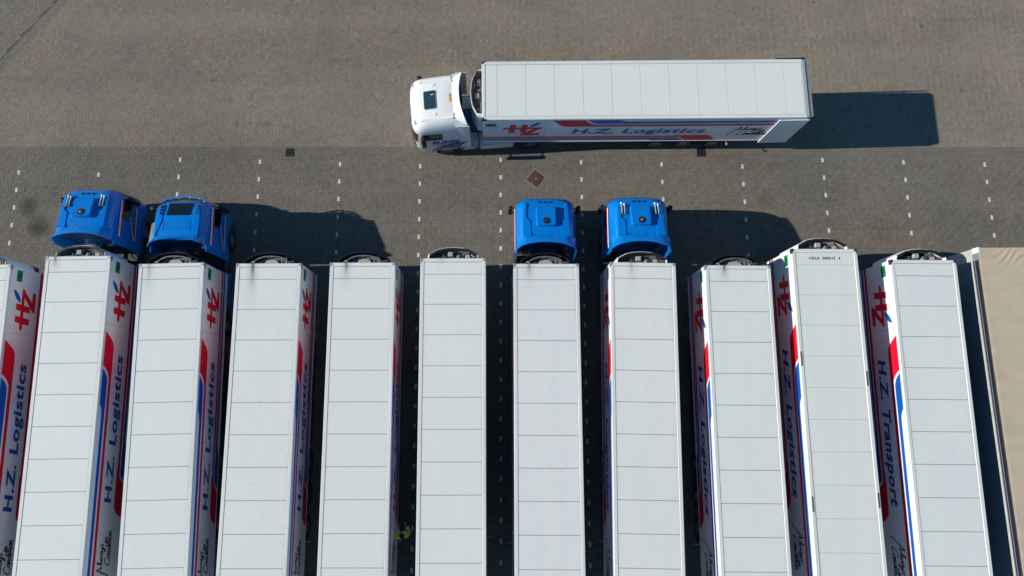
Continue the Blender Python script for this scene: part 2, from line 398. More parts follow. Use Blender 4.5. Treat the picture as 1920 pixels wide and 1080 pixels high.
def field(name, quads, planes, m, mark=False, tint_edge=None, lo=0.0, hi=1.0):
    quads = [quads]; polys = []
    q = quads[0]
    keep = np.ones(len(q), bool); cross = np.zeros(len(q), bool)
    for n, d in planes:
        f = q @ np.array(n) - d; keep &= (f > 0).any(1); cross |= ((f > 0).any(1) & (f < 0).any(1))
    full = q[keep & ~cross]; part = q[keep & cross]
    if mark:
        c = full.mean(1); km = np.array([not is_mark(a, b_) or False for a, b_ in c])
        vert = (full[:, 2, 1] - full[:, 0, 1]) > .15
        full = full[km | ~vert]
    for p_ in part:
        pl = [v for v in p_]
        for n, d in planes:
            pl = clip(pl, np.array(n), d)
            if len(pl) < 3: break
        if len(pl) >= 3: polys.append(pl)
    N = len(full); ch = .0050
    c = full.mean(1, keepdims=True); dirv = np.sign(full - c) if False else (full - c)
    ln = np.linalg.norm(dirv, axis=2, keepdims=True); inner = full - dirv / ln * ch * 1.5
    hgt = rng.normal(0, .0012, (N, 1)); tiltx = rng.normal(0, .012, (N, 1)); tilty = rng.normal(0, .012, (N, 1))
    zt = hgt + (inner[..., 0] - c[..., 0]) * tiltx + (inner[..., 1] - c[..., 1]) * tilty
    V = np.zeros((N, 12, 3)); V[:, :4, :2] = inner; V[:, :4, 2] = zt
    V[:, 4:8, :2] = full; V[:, 4:8, 2] = zt - ch
    V[:, 8:, :2] = full; V[:, 8:, 2] = -.02
    F = [(0, 1, 2, 3)] + [(4 + i, 4 + (i + 1) % 4, (i + 1) % 4, i) for i in range(4)] + [(8 + i, 8 + (i + 1) % 4, 4 + (i + 1) % 4, 4 + i) for i in range(4)]
    F = np.array(F); idx = (F[None] + (np.arange(N) * 12)[:, None, None]).reshape(-1)
    verts = V.reshape(-1, 3); loops = idx; starts = np.arange(0, len(idx), 4); tots = np.full(len(starts), 4)
    tint = np.repeat(np.clip(rng.normal(.5, .20, N), lo, hi), 9)
    # clipped bricks
    ev, el, es, et = [], [], [], []; base = len(verts); lb = len(loops)
    for pl in polys:
        n = len(pl); b0 = base + len(ev)
        ev += [(p[0], p[1], -.001) for p in pl] + [(p[0], p[1], -.02) for p in pl]
        es.append(lb + len(el)); el += [b0 + i for i in range(n)]; et.append(n)
        for i in range(n):
            es.append(lb + len(el)); el += [b0 + n + i, b0 + n + (i + 1) % n, b0 + (i + 1) % n, b0 + i]; et.append(4)
        tint = np.append(tint, np.full(n + 1, rng.uniform(.2, .7) if tint_edge is None else tint_edge))
    if ev:
        verts = np.concatenate([verts, np.array(ev)]); loops = np.concatenate([loops, np.array(el)])
        starts = np.concatenate([starts, np.array(es)]); tots = np.concatenate([tots, np.array(et)])
    me = bpy.data.meshes.new(name)
    me.vertices.add(len(verts)); me.vertices.foreach_set('co', verts.astype(np.float32).ravel())
    me.loops.add(len(loops)); me.loops.foreach_set('vertex_index', loops.astype(np.int32))
    me.polygons.add(len(starts)); me.polygons.foreach_set('loop_start', starts.astype(np.int32)); me.polygons.foreach_set('loop_total', tots.astype(np.int32))
    at = me.attributes.new('tint', 'FLOAT', 'FACE'); at.data.foreach_set('value', tint.astype(np.float32))
    me.polygons.foreach_set('use_smooth', [False] * len(starts)); me.update(calc_edges=True); me.validate()
    return tag(link(name, me, m, pave), kind='stuff')
dL = Lp @ nrm
OUT = [((1, 0), X0), ((-1, 0), -X1), ((0, 1), Y0), ((0, -1), -Y1)]
sq = to_quads(strip)
field('strip_bricks', sq, OUT + [((0, -1), -YB)], M['strip_brick'], mark=True)
rows = []
for r_ in range(4):
    xs = np.arange(X0 - .3, X1 + .3, .211); y = YB + (r_ + .5) * MY
    rows.append(np.stack([xs + (r_ % 2) * .105 + .03 * r_, np.full(len(xs), y), np.full(len(xs), .1055), np.full(len(xs), MY / 2)], 1))
rows = np.concatenate(rows)
gr = [(-9.83, 10.29), (9.349, 10.307)]
for gx, gy in gr: rows = rows[~((abs(rows[:, 0] - gx) < .29) & (abs(rows[:, 1] - gy) < .24))]
field('course_bricks', to_quads(rows), OUT, M['strip_brick'], lo=.3)
yard = rects_herring(-36, 40, -22, 40, .105, .105, 0, 0, 0)
yq = to_quads(yard, R(45)) + np.array([0.0, 0.0])
m_ = (yq[:, 0, 0] > X0 - 1) & (yq[:, 0, 0] < X1 + 1) & (yq[:, 0, 1] > YT - 1) & (yq[:, 0, 1] < Y1 + 1)
field('yard_bricks', yq[m_], OUT + [((0, 1), YT + .003), (tuple(-nrm), -dL)], M['yard_brick'])
# diagonal band of four courses and the corner field behind it
dr = []
for r_ in range(4):
    ss = np.arange(-12, 12, .211)
    dr.append(np.stack([ss + (r_ % 2) * .105, np.full(len(ss), (r_ + .5) * .11), np.full(len(ss), .1055), np.full(len(ss), .055)], 1))
dq = to_quads(np.concatenate(dr), R(52.7)) + Lp
field('border_bricks', dq, OUT + [((0, 1), YT + .003)], M['corner_brick'], lo=.1, hi=.8)
cn = rects_herring(-34, -14, 8, 24, .105, .105, 0, 0, 0)
field('corner_bricks', to_quads(cn), OUT + [(tuple(nrm), dL + BW + .003), ((0, 1), YT + .003)], M['corner_brick'], tint_edge=-.9)
mk = MB().prism([(-.051, -.103), (.051, -.103), (.051, .103), (-.051, .103)], -.02, .0015, .003).mesh('marker_brick'); mk.materials.append(M['marker'])
for k, x, y in MARK:
    link('marker_brick', mk, None, pave, (x + random.uniform(-.002, .002), y, random.uniform(-.001, .001)), random.uniform(-.02, .02))

# drains and the manhole cover
def drain(x, y, label):
    t = empty('drain_grate', (x, y, 0)); tag(t, label, 'drain', 'storm drains in the straight brick course')
    fr = MB(); s = .205
    for a in ((-s, s, -s, -s + .035), (-s, s, s - .035, s), (-s, -s + .035, -s + .035, s - .035), (s - .035, s, -s + .035, s - .035)): fr.box(*a, -.03, .006)
    fr.obj('frame', M['iron'], t, bevel=.003)
    MB().box(-.36, .36, .206, .275, -.03, .0015).box(-.36, .36, -.275, -.206, -.03, .0015).box(-.36, -.206, -.206, .206, -.03, .0015).box(.206, .36, -.206, .206, -.03, .0015).obj('surround', M['surround'], t, bevel=.003)
    MB().box(-.17, .17, -.17, .17, -.0135, -.0095).obj('pit_shade_sheet', M['black'], t)  # flat black sheet under the bars, painted shade for the open pit
    b_ = MB().box(-.17, .17, -.011, .011, -.02, .002).mesh('bar', bevel=.002); b_.materials.append(M['iron'])
    for i in range(8): link('bar', b_, None, t, (0, -.147 + i * .042, 0))
    MB().box(-.012, .012, -.17, .17, -.022, -.002).obj('cross_bar', M['iron'], t)
drain(-9.83, 10.29, 'square iron drain grate left of the white lorry, lying in sunlight')
drain(9.349, 10.307, 'square iron drain grate half in the shadow below the white lorry trailer')
mh = empty('manhole_cover', (1.64, 9.033, 0), R(-38.6)); tag(mh, 'rust brown square manhole cover set diagonally in the paving', 'manhole cover')
f = MB(); a, b_ = .39, .305
for q in ((-a, a, -a, -b_), (-a, a, b_, a), (-a, -b_, -b_, b_), (b_, a, -b_, b_)): f.box(*q, -.03, .005)
f.obj('surround', M['concrete'], mh, bevel=.004)
MB().box(-b_ + .004, b_ - .004, -b_ + .004, b_ - .004, -.03, .006).obj('plate', M['rust'], mh, bevel=.003)
MB().lathe([(0, .016), (.225, .016), (.235, .010), (.235, .0)], n=40).obj('lid', M['rust'], mh, smooth=30)
MB().lathe([(.245, .0), (.245, .014), (.262, .014), (.262, .0)], n=40).obj('rim', M['rust'], mh)
MB().box(-.055, .055, -.035, .035, .016, .022).obj('badge', M['concrete'], mh, bevel=.003)
lit = MB()
for i in range(70):
    x, y = random.uniform(-24, 25), random.uniform(4.5, 18); s = random.uniform(.006, .022)
    an = random.uniform(0, 6.3); lit.add([(x + s * math.cos(an + q) * (1.6 if q_ % 2 else .7), y + s * math.sin(an + q), .008 + random.uniform(0, .006)) for q_, q in enumerate((0, 1.6, 3.1, 4.7))] + [(x, y, .016)], [(0, 1, 4), (1, 2, 4), (2, 3, 4), (3, 0, 4)])
tag(lit.obj('leaf_litter', M['debris']), 'small scattered dry leaf flecks and grit on the paving', 'litter', kind='stuff')

# ------------------------------------------------------------------ lettering
def text_mesh(s, bold=0.02, shear=.22, spacing=1.0):
    c = bpy.data.curves.new('txt', 'FONT'); c.body = s; c.size = 1; c.offset = bold; c.shear = shear; c.space_character = spacing
    c.resolution_u = 3; c.fill_mode = 'FRONT'; c.dimensions = '2D'
    o = bpy.data.objects.new('txt', c); COL.objects.link(o)
    dg = bpy.context.evaluated_depsgraph_get(); dg.update()
    me = bpy.data.meshes.new_from_object(o.evaluated_get(dg))
    bpy.data.objects.remove(o)
    v = np.array([p.co[:2] for p in me.vertices]); fs = [tuple(p.vertices) for p in me.polygons]
    bpy.data.meshes.remove(me); return v, fs
def fitted(s, u0, u1, z0, z1, ref='H', **kw):
    """vertices scaled so the word spans u0..u1 and its capitals z0..z1"""
    v, fs = text_mesh(s, **kw); r_, _ = text_mesh(ref, **kw)
    a, b_ = v[:, 0].min(), v[:, 0].max(); c, d = r_[:, 1].min(), r_[:, 1].max()
    return [(u0 + (p[0] - a) / (b_ - a) * (u1 - u0), z0 + (p[1] - c) / (d - c) * (z1 - z0)) for p in v], fs
def strokes():
    G = {'a': ([[(.9, .9), (.5, 1), (.1, .6), (.15, .1), (.5, 0), (.85, .4), (.9, .9), (.85, .2), (1.1, 0)]], 1.1),
         'l': ([[(0, .2), (.4, 1.6), (.3, 2), (.15, 1.6), (.2, .2), (.5, 0)]], .55),
         'w': ([[(0, .9), (.1, .2), (.35, 0), (.6, .7), (.65, .1), (.9, 0), (1.15, .9), (1.35, .8)]], 1.35),
         'y': ([[(0, .9), (.15, .2), (.5, .1), (.8, .9), (.65, -.5), (.3, -1), (.1, -.7), (.95, .1)]], 1.0),
         's': ([[(.7, .9), (.3, 1), (.15, .7), (.6, .4), (.5, 0), (0, .1)]], .85),
         'i': ([[(0, .3), (.25, 1), (.2, .2), (.5, 0)], [(.35, 1.5), (.42, 1.65)]], .55),
         'n': ([[(0, .9), (.15, .9), (.1, 0), (.3, .8), (.6, 1), (.7, .7), (.7, .1), (.95, 0)]], 1.0),
         'o': ([[(.5, 1), (.1, .7), (.1, .2), (.45, 0), (.8, .3), (.8, .8), (.5, 1), (1, .9)]], 1.0),
         'd': ([[(.9, .9), (.5, 1), (.1, .6), (.15, .1), (.5, 0), (.85, .4), (1.05, 2), (.85, .2), (1.15, 0)]], 1.15),
         't': ([[(.3, 1.8), (.15, .2), (.5, 0)], [(-.15, 1.15), (.65, 1.2)]], .6),
         'C': ([[(1.7, 1.7), (1.3, 2.1), (.4, 1.6), (0, .7), (.2, 0), (.9, -.15), (1.7, .3)]], 1.75)}
    out = [[(10.74, 1.98), (10.86, 2.25), (11.02, 2.70), (11.12, 2.96), (11.13, 2.78), (11.15, 2.52)], [(10.92, 2.58), (11.22, 2.64)]]
    def word(w, u, z, sx, sz):
        for ch in w:
            g_, adv = G[ch]
            for st in g_: out.append([(u + (p[0] + .30 * p[1]) * sx, z + p[1] * sz) for p in st])
            u += adv * sx
    word('lways', 11.24, 2.56, .165, .20); word('in', 12.02, 2.30, .15, .17); word('Condition', 11.13, 1.98, .150, .205)
    return out
def ribbon(lines, w):
    vs, fs = [], []
    for l in lines:
        for k in range(len(l) - 1):
            a, b_ = np.array(l[k]), np.array(l[k + 1]); d = (b_ - a); L_ = np.linalg.norm(d)
            if L_ < 1e-4: continue
            d /= L_; n = np.array([-d[1], d[0]]) * w / 2; i = len(vs)
            vs += [tuple(a - n - d * w * .3), tuple(b_ - n + d * w * .3), tuple(b_ + n + d * w * .3), tuple(a + n - d * w * .3)]; fs.append((i, i + 1, i + 2, i + 3))
    return vs, fs
def words(tm, gap):
    """split one fitted text into its words (each a part of its own)"""
    vs, fs = tm; lo = {}
    par = list(range(len(vs)))
    def fd(a):
        while par[a] != a: par[a] = par[par[a]]; a = par[a]
        return a
    for f in fs:
        for k in f[1:]: par[fd(k)] = fd(f[0])
    comp = {}
    for i in range(len(vs)): comp.setdefault(fd(i), []).append(i)
    cs = sorted(comp.values(), key=lambda c: min(vs[i][0] for i in c)); groups = [[cs[0]]]; end = max(vs[i][0] for i in cs[0])
    for c in cs[1:]:
        if min(vs[i][0] for i in c) - end > gap: groups.append([])
        groups[-1].append(c); end = max(end, max(vs[i][0] for i in c))
    out = []
    for g_ in groups:
        ids = {i for c in g_ for i in c}; mp = {i: k for k, i in enumerate(sorted(ids))}
        out.append(([vs[i] for i in sorted(ids)], [tuple(mp[i] for i in f) for f in fs if f[0] in ids]))
    return out
def poly_fan(pl): return [tuple(p) for p in pl], [tuple(range(len(pl)))]
def curve(a, c, b_, n=6): return [((1 - t) ** 2 * a[0] + 2 * t * (1 - t) * c[0] + t * t * b_[0], (1 - t) ** 2 * a[1] + 2 * t * (1 - t) * c[1] + t * t * b_[1]) for t in [i / n for i in range(n + 1)]]
HW = 1.29
def on_side(name, parts, m, root, sg, off=.004, mirror=None):
    """parts: list of (verts in (u, z), faces); sg -1 left side, +1 right side; mirror=(a+b): reading order kept on the right side"""
    b_ = MB()
    for k, (vs, fs) in enumerate(parts):
        o_ = off + .0006 * k
        b_.add([(sg * (HW + o_), -(mirror - p[0] if (mirror is not None and sg > 0) else p[0]), p[1]) for p in vs], fs)
    return b_.obj(name, m, root)
LOGI = fitted('H.Z. Logistics', 3.87, 9.68, 2.26, 2.83, bold=.036, shear=.16, spacing=1.10)
TRAN = fitted('H.Z. Transport', 3.87, 9.58, 2.22, 2.84, bold=.036, shear=.16, spacing=1.10)
SLOG = ribbon(strokes(), .050)
def LG(pl): return [(.88 + s, 2.95 + t) for s, t in pl]
LOGO = [poly_fan(LG(p)) for p in ([(0, -.05), (.1, -.1), (1.0, -.1), (1.0, .1), (.1, .1), (0, .05)], [(.24, -.52), (.50, -.52), (.57, .43), (.31, .43)], [(.74, -.52), (1.0, -.52), (1.07, .43), (.81, .43)],
        [(.98, -.09), (1.68, -.07), (1.69, .10), (1.0, .11)], [(1.40, -.02), (1.69, .04), (1.12, -.72), (.78, -.72)], [(.78, -.85), (1.60, -.83), (1.62, -.60), (.86, -.62)])]
SW = [poly_fan(LG(curve((1.12, .14), (1.16, .52), (1.60, .70)) + curve((1.60, .70), (1.56, .28), (1.12, .14))[1:-1]))]

# ------------------------------------------------------------------ semi-trailers
WHEEL = MB().lathe([(.20, .13), (.26, .14), (.44, .155), (.495, .13), (.505, .08), (.505, -.08), (.495, -.13), (.44, -.155), (.26, -.14), (.20, -.13)], axis='X', n=30).mesh('wheel', smooth=35)
WHEEL.materials.append(M['rubber'])
RIM = MB().lathe([(.0, .10), (.07, .11), (.08, .05), (.17, .02), (.22, .07), (.285, .125), (.285, .145), (.262, .145), (.20, .10), (.0, .10)], axis='X', n=30).mesh('rim', smooth=35)
RIM.materials.append(M['rim'])
def wheel(root, x, y, sg):
    w = link('wheel', WHEEL, None, root, (x, y, .505)); r_ = link('rim', RIM, None, w, (0, 0, 0), 0 if sg > 0 else math.pi)
    return w
LEN = 13.6; PAN = 1.2022; U0 = .645
def fridge(root, kind, rim_m, brown=False):
    """refrigeration unit on the trailer's front wall: curved housing open at the top"""
    front = [(-1.0, .0), (-1.0, .12), (-.97, .19), (-.62, .375), (-.35, .435), (0, .46), (.35, .435), (.62, .375), (.97, .19), (1.0, .12), (1.0, .0)]
    def seg(i0, i1, z0, z1, th, name, m, off=0):
        P = front[i0:i1 + 1]; rows_ = []
        for sgn, zz in ((0, z0), (0, z1), (1, z1), (1, z0)):
            rows_.append([(x * (1 - th * sgn / 1.05), max(y * (1 - .0) - th * sgn * 1.0, .004), zz + off) for x, y in P])
        b_ = MB().grid(rows_ + [rows_[0]]); return b_
    u = MB().grid([[(x, y, z) for x, y in front] for z in (2.0, 3.0, 3.80)]).obj('fridge_unit', M['side_white'] if kind == 'A' else M['black'], root, solid=.03, smooth=40)
    # top rim: black arc in the middle, painted corner ends
    if kind == 'B': seg(0, 10, 3.79, 3.868, .038, 'x', None).obj('rim_arc', M['black_gloss'], u, bevel=.006)
    else: seg(2, 8, 3.78, 3.885, .075, 'x', None).obj('rim_arc', M['black'] if kind == 'A' else M['black_gloss'], u, bevel=.006)
    for a, b_ in (((0, 3), (7, 10)) if kind == 'A' else ()):
        seg(a, b_, 3.80, 3.870, .030, 'x', None).obj('rim_corner', rim_m, u, bevel=.006)
    MB().box(-.93, .93, .02, .17, 3.54, 3.58).box(-.6, .6, .17, .36, 3.54, 3.58).obj('deck', M['unit_deck_brown'] if rim_m is M['rail_white'] and brown else M['unit_floor'], u)
    if kind == 'A':
        g_ = MB().box(-.22, -.03, .12, .30, 3.5, 3.78).obj('control_box', M['unit_grey'], u, bevel=.01)
        MB().box(.12, .42, .05, .20, 3.5, 3.68).box(.47, .66, .06, .20, 3.5, 3.66).obj('compressor', M['unit_grey'], u, bevel=.012)
        MB().lathe([(0, .02), (.05, .03), (.09, .0), (.09, -.1)], c=(.27, .125, 3.70), n=16).obj('fan_hub', M['unit_dark'], u, smooth=40)
        MB().box(-.60, -.28, .06, .20, 3.5, 3.62).obj('battery_tray', M['unit_dark'], u, bevel=.01); MB().box(.70, .86, .04, .13, 3.5, 3.64).obj('relay_box', M['unit_dark'], u, bevel=.01)
        MB().box(-.02, .0, .02, .42, 3.62, 3.66).box(-.66, .66, .21, .235, 3.60, 3.63).obj('brace', M['unit_brown'] if rim_m is M['rail_white'] else M['unit_grey'], u)
        MB().tube([(-.86, .06, 3.72), (-.60, .07, 3.72), (-.42, .065, 3.72)], .014, 8).tube([(-.42, .065, 3.72), (-.42, .2, 3.70)], .012, 8).obj('pipe', M['metal'], u, smooth=40)
        MB().tube([(-.80, .10, 3.66), (-.62, .26, 3.70), (-.55, .30, 3.66)], .016, 8).tube([(.72, .20, 3.66), (.80, .12, 3.7), (.86, .05, 3.6)], .016, 8).obj('copper_pipe', M['copper'], u, smooth=40)
        MB().box(-.58, .30, .24, .36, 3.50, 3.58).obj('condenser', M['unit_grey'], u, bevel=.006)
    else:
        arc = [(-.72, .10, 3.74), (-.55, .22, 3.76), (-.3, .31, 3.78), (0, .335, 3.78), (.3, .31, 3.78), (.55, .24, 3.76), (.66, .16, 3.75)]
        MB().tube(arc, .030, 10).obj('air_hose', M['metal'], u, smooth=50)
        d = [(.30 * math.cos(q), .03 + .20 * math.sin(q)) for q in [math.pi * i / 12 for i in range(13)]]
        MB().prism(d, 3.52, 3.66, .02).obj('cover', M['beige'], u, smooth=40)
        for i in range(9):
            q = -.8 + i * .2
            MB().box(q - .012, q + .012, .03, .10 + .12 * (1 - abs(q)), 3.5, 3.62 + .03 * (i % 2)).obj('fin', M['unit_grey'], u)
        MB().tube([(-.86, .07, 3.74), (-.72, .12, 3.76), (-.66, .06, 3.74)], .018, 8).obj('pipe', M['rail_white'], u, smooth=40)
        MB().box(.66, .82, .03, .12, 3.5, 3.70).box(-.62, -.40, .03, .12, 3.5, 3.66).obj('control_box', M['unit_dark'], u, bevel=.01)
    MB().box(-.8, .8, .02, .34, 1.25, 1.98).obj('fuel_tank', M['unit_dark'], u, bevel=.03)
    return u
def make_trailer(kind, letters, bracket_m, rim_m, seam='dark', variant=False):
    t = empty('semi_trailer')
    MB().box(-HW, HW, -LEN + .04, -.012, 1.28, 3.955).obj('box_body', M['side_white'], t)
    MB().box(-1.17, 1.17, -LEN + .18, -.14, 3.955, 3.975).obj('roof_bed', M['bed_grey'] if seam == 'dark' else M['bed_pale'], t)
    us = [.152] + [U0 + PAN * i for i in range(11)] + [LEN - .16]; g_ = .0095 if seam == 'dark' else .006
    pm = {}
    for a, b_ in zip(us[:-1], us[1:]):
        L_ = b_ - a; key = round(L_, 3)
        if key not in pm:
            pm[key] = MB().box(-1.148, 1.148, -L_ + g_, -g_, -.012, 0).mesh('roof_panel', bevel=.003); pm[key].materials.append(M['rail_white'])
        link('roof_panel', pm[key], None, t, (0, -a, 3.988 if seam == 'dark' else 3.984))
    for sg in (-1, 1):
        x0, x1 = sorted((sg * 1.158, sg * 1.302))
        MB().box(x0, x1, -LEN + .12, -.10, 3.84, 4.0).obj('edge_rail', M['rail_white'], t, bevel=.012)
        MB().box(min(sg * 1.293, sg * 1.306), max(sg * 1.293, sg * 1.306), -LEN + .10, -.03, 1.24, 1.30).obj('bottom_rail', M['rail_white'], t)
    MB().box(-1.20, 1.20, -.143, -.004, 3.82, 4.0).obj('front_rail', M['rail_white'], t, bevel=.012)
    MB().box(-1.28, 1.28, -LEN, -LEN + .150, 1.2, 4.0).obj('rear_frame', M['unit_grey'], t, bevel=.01)
    for sg in (-1, 1):
        b_ = MB().box(min(sg * 1.20, sg * 1.306), max(sg * 1.20, sg * 1.306), -.10, .006, 3.80, 4.006)
        b_.box(min(sg * 1.262, sg * 1.309), max(sg * 1.262, sg * 1.309), -.20, -.10, 3.83, 4.008)
        b_.obj('corner_bracket', bracket_m, t, bevel=.012, seg=2)
        # stripes and lettering of this side
        dz = .06 if variant else 0
        red = [poly_fan([(2.98, 3.83), (4.32, 3.83)] + curve((4.34, 3.80), (4.58, 3.32), (4.84, 3.30)) + [(12.60, 3.30), (12.60, 3.10)] + curve((3.66, 3.10), (3.40, 3.10), (3.24, 3.40), 4) ),
               poly_fan([(0.0, 1.92)] + [(8.30, 1.92)] + [(8.50, 1.98), (9.80, 1.98)] + curve((9.84, 1.98), (10.08, 1.98), (10.36, 1.31), 4) + [(9.06, 1.31), (8.74, 1.74), (0.0, 1.74)])]
        blu = [poly_fan([(4.46, 3.83), (5.80, 3.83)] + curve((5.82, 3.82), (6.0, 3.64), (6.22, 3.63)) + [(12.60, 3.63), (12.60, 3.43), (5.0, 3.40)] + curve((4.95, 3.40), (4.68, 3.42), (4.46, 3.82), 4)),
               poly_fan([(0.0, 1.66), (8.66, 1.66), (8.98, 1.31), (7.62, 1.31)] + curve((7.60, 1.32), (7.44, 1.47), (7.20, 1.49), 4) + [(0.0, 1.49)])]
        on_side('red_stripe', [red[0]], M['red'], t, sg, .0035); on_side('red_stripe', [red[1]], M['red'], t, sg, .0035)
        on_side('blue_stripe', [blu[0]], M['blue'], t, sg, .0045); on_side('blue_stripe', [blu[1]], M['blue'], t, sg, .0045)
        for wd in words(letters, .20): on_side('lettering', [wd], M['ink_blue'], t, sg, .005, mirror=3.87 + 9.68)
        on_side('slogan', [SLOG], M['black_print'], t, sg, .005, mirror=10.74 + 12.45)
        lg = on_side('logo', LOGO, M['red'], t, sg, .005, mirror=.88 + 2.55)
        on_side('logo_leaf', SW, M['blue'], lg, sg, .006, mirror=.88 + 2.55)
        gs = on_side('green_sticker', [poly_fan([(.14, 3.16), (.60, 3.16), (.60, 3.52), (.14, 3.52)])], M['green'], t, sg, .004)
        v, fs = fitted('p', .28, .44, 3.27, 3.42, ref='o', bold=.03, shear=0)
        on_side('letter', [(v, fs)], M['black_print'], gs, sg, .006, mirror=.72)
        hb = [poly_fan([(a, z0), (a + .014, z0), (a + .014, z1), (a, z1)]) for a, z0, z1 in [(u_, 1.3, 3.83) for u_ in (2.7, 5.4, 8.1, 10.8)]]
        on_side('panel_seam', hb, M['unit_grey'], t, sg, .0015)
        for u_ in (7.9, 9.2, 10.5): wheel(t, sg * 1.06, -u_, sg)
        gd = MB()
        for zz in (.55, .85): gd.box(min(sg * 1.22, sg * 1.245), max(sg * 1.22, sg * 1.245), -7.1, -3.4, zz, zz + .10)
        for u_ in (3.5, 5.2, 6.9): gd.box(min(sg * 1.20, sg * 1.219), max(sg * 1.20, sg * 1.219), -u_ - .03, -u_ + .03, .55, 1.24)
        gd.obj('side_guard', M['chassis'], t)
        MB().box(sg * .95 - .06, sg * .95 + .06, -2.55, -2.43, .12, 1.2).box(sg * .95 - .13, sg * .95 + .13, -2.62, -2.36, .03, .12).obj('landing_leg', M['unit_grey'], t, bevel=.01)
        MB().lathe([(0, .05), (.035, .045), (.04, -.01)], c=(sg * 1.43, -11.0, 1.12), n=12).tube([(sg * 1.25, -11.0, 1.05), (sg * 1.43, -11.0, 1.10)], .018, 6).obj('marker_lamp', M['unit_grey'], t, smooth=40)
        MB().box(sg * 1.06 - .2, sg * 1.06 + .2, -11.16, -7.2, 1.06, 1.09).obj('mudguard', M['black'], t)
        MB().box(min(sg * .02, sg * 1.25), max(sg * .02, sg * 1.25), -LEN - .045, -LEN - .003, 1.3, 3.9).obj('rear_door', M['side_white'], t, bevel=.008)
    ch = MB()
    for sg in (-1, 1): ch.box(sg * .5 - .06, sg * .5 + .06, -LEN + .2, -.6, .95, 1.20)
    for u_ in (1.2, 2.5, 4.2, 6.0, 7.9, 9.2, 10.5, 12.0): ch.box(-1.2, 1.2, -u_ - .05, -u_ + .05, 1.20, 1.278)
    for u_ in (7.9, 9.2, 10.5): ch.tube([(-.9, -u_, .505), (.9, -u_, .505)], .07, 8)
    ch.obj('chassis', M['chassis'], t)
    MB().box(-1.18, 1.18, -6.6, -3.8, .50, 1.15).obj('pallet_box', M['box_blue'], t, bevel=.02)
    MB().box(-1.2, 1.2, -LEN + .02, -LEN + .14, .45, .60).obj('rear_bumper', M['chassis'], t, bevel=.01)
    fridge(t, kind, rim_m, seam == 'pale')
    return t
def place(t, x, y, a, label, soot=None, seed=0, col=(.775, .795, .79), group='fridge trailers parked side by side'):
    t.location = (x, y, 0); t.rotation_euler = (0, 0, a)
    tag(t, label, 'semi-trailer', group)
    m = roof_mat(t, (col[0] * 1.05, col[1] * 1.015, col[2] * .945), soot, seed)
    for c in kids(t):
        n = c.name.split('.')[0]
        if n in ('roof_panel', 'front_rail', 'edge_rail'): set_mat(c, m)
    return t
TA = make_trailer('A', LOGI, M['bracket'], M['rail_white'])
TB = make_trailer('B', LOGI, M['bracket'], M['unit_grey'])
TAd = make_trailer('A', LOGI, M['bracket_dark'], M['rail_white'], seam='pale')
TAt = make_trailer('A', TRAN, M['bracket_dark'], M['rail_white'])
LOT = {
 1: (TA, -20.93, 4.20, .020, 'white fridge trailer cut off by the left edge of the frame', None, (.77, .79, .785)),
 2: (None, -16.963, 4.564, .0146, 'white fridge trailer behind the leftmost blue cab, soot at its front left corner', (-.92, .95, .55), (.76, .785, .79)),
 3: (TB, -13.195, 4.281, .0253, 'white fridge trailer behind the blue cab with the dark roof hatch', (-.89, .55, 1.1), (.76, .785, .79)),
 4: (TB, -9.300, 4.279, .0044, 'cabless white fridge trailer right of the hatch-roofed cab, with the longest soot streak', (-.64, 1.0, 1.25), (.77, .79, .785)),
 5: (TB, -5.553, 4.318, .0027, 'cabless white fridge trailer left of the person in yellow, with a short soot streak', (-.65, .9, .75), (.77, .79, .79)),
 6: (TA, -1.946, 4.498, .0045, 'cabless white fridge trailer in mid row with a white edged fridge unit and clean roof', (-.48, .30, .35), (.78, .80, .795)),
 7: (TB, 1.768, 4.282, -.0006, 'white fridge trailer behind the hornless blue cab', (-.68, .75, .75), (.775, .79, .80)),
 8: (TA, 5.617, 4.334, -.0161, 'white fridge trailer behind the right one of the centre pair of blue cabs', (-.46, .45, .8), (.775, .79, .79)),
 9: (TB, 9.383, 4.228, -.0043, 'cabless white fridge trailer whose lettering faces left, heavy soot at its front rail', (-.54, 1.0, .55), (.765, .79, .785)),
 10: (TAd, 12.869, 4.900, -.0024, 'white fridge trailer with faint roof seams and HZLA 000515 4 written on its roof', None, (.765, .79, .765)),
 11: (TAt, 16.770, 4.460, -.0061, 'white fridge trailer lettered Transport, beside the beige tarpaulin trailer', None, (.76, .79, .79))}
used = set(); TR = {}
for n, (pr, x, y, a, lab, soot, col) in LOT.items():
    if pr is None: pr = TA
    t = pr if id(pr) not in used else copy_tree(pr); used.add(id(pr))
    TR[n] = place(t, x, y, a, lab, soot, n, col)
TB9 = TR[9]
TOP = copy_tree(TAd)
for c in kids(TOP):   # this one has the dark seams of the others and its rear doors folded forward
    n = c.name.split('.')[0]
    if n == 'roof_bed': set_mat(c, M['bed_grey'])
for c in [c for c in kids(TOP) if c.name.split('.')[0] == 'rear_door']: bpy.data.objects.remove(c)
place(TOP, -.833, 11.650, math.pi / 2 + .0087, 'white fridge trailer of the white lorry driving across the yard, rear doors folded open', None, 33, (.775, .80, .79), None)
for sg in (-1, 1):
    dd = MB().box(-.022, .022, -.62, .62, 0, 2.72 if sg < 0 else 2.87).obj('rear_door', M['side_white'], TOP, bevel=.006, loc=(-1.322 if sg < 0 else 1.385, -13.05, 1.05), rz=R(.5) if sg < 0 else R(1))
    if sg > 0: dd['label'] = 'open rear door, dark inner face outward'; set_mat(dd, M['bracket_dark'])
    MB().box(-.03, .03, -.66, -.62, -.02, 2.74).obj('door_edge', M['unit_dark'], dd)
    for zz in (.4, 1.3, 2.2): MB().box(-.05 if sg > 0 else .022, -.022 if sg > 0 else .05, -.66, -.5, zz, zz + .08).obj('hinge', M['unit_grey'], dd)
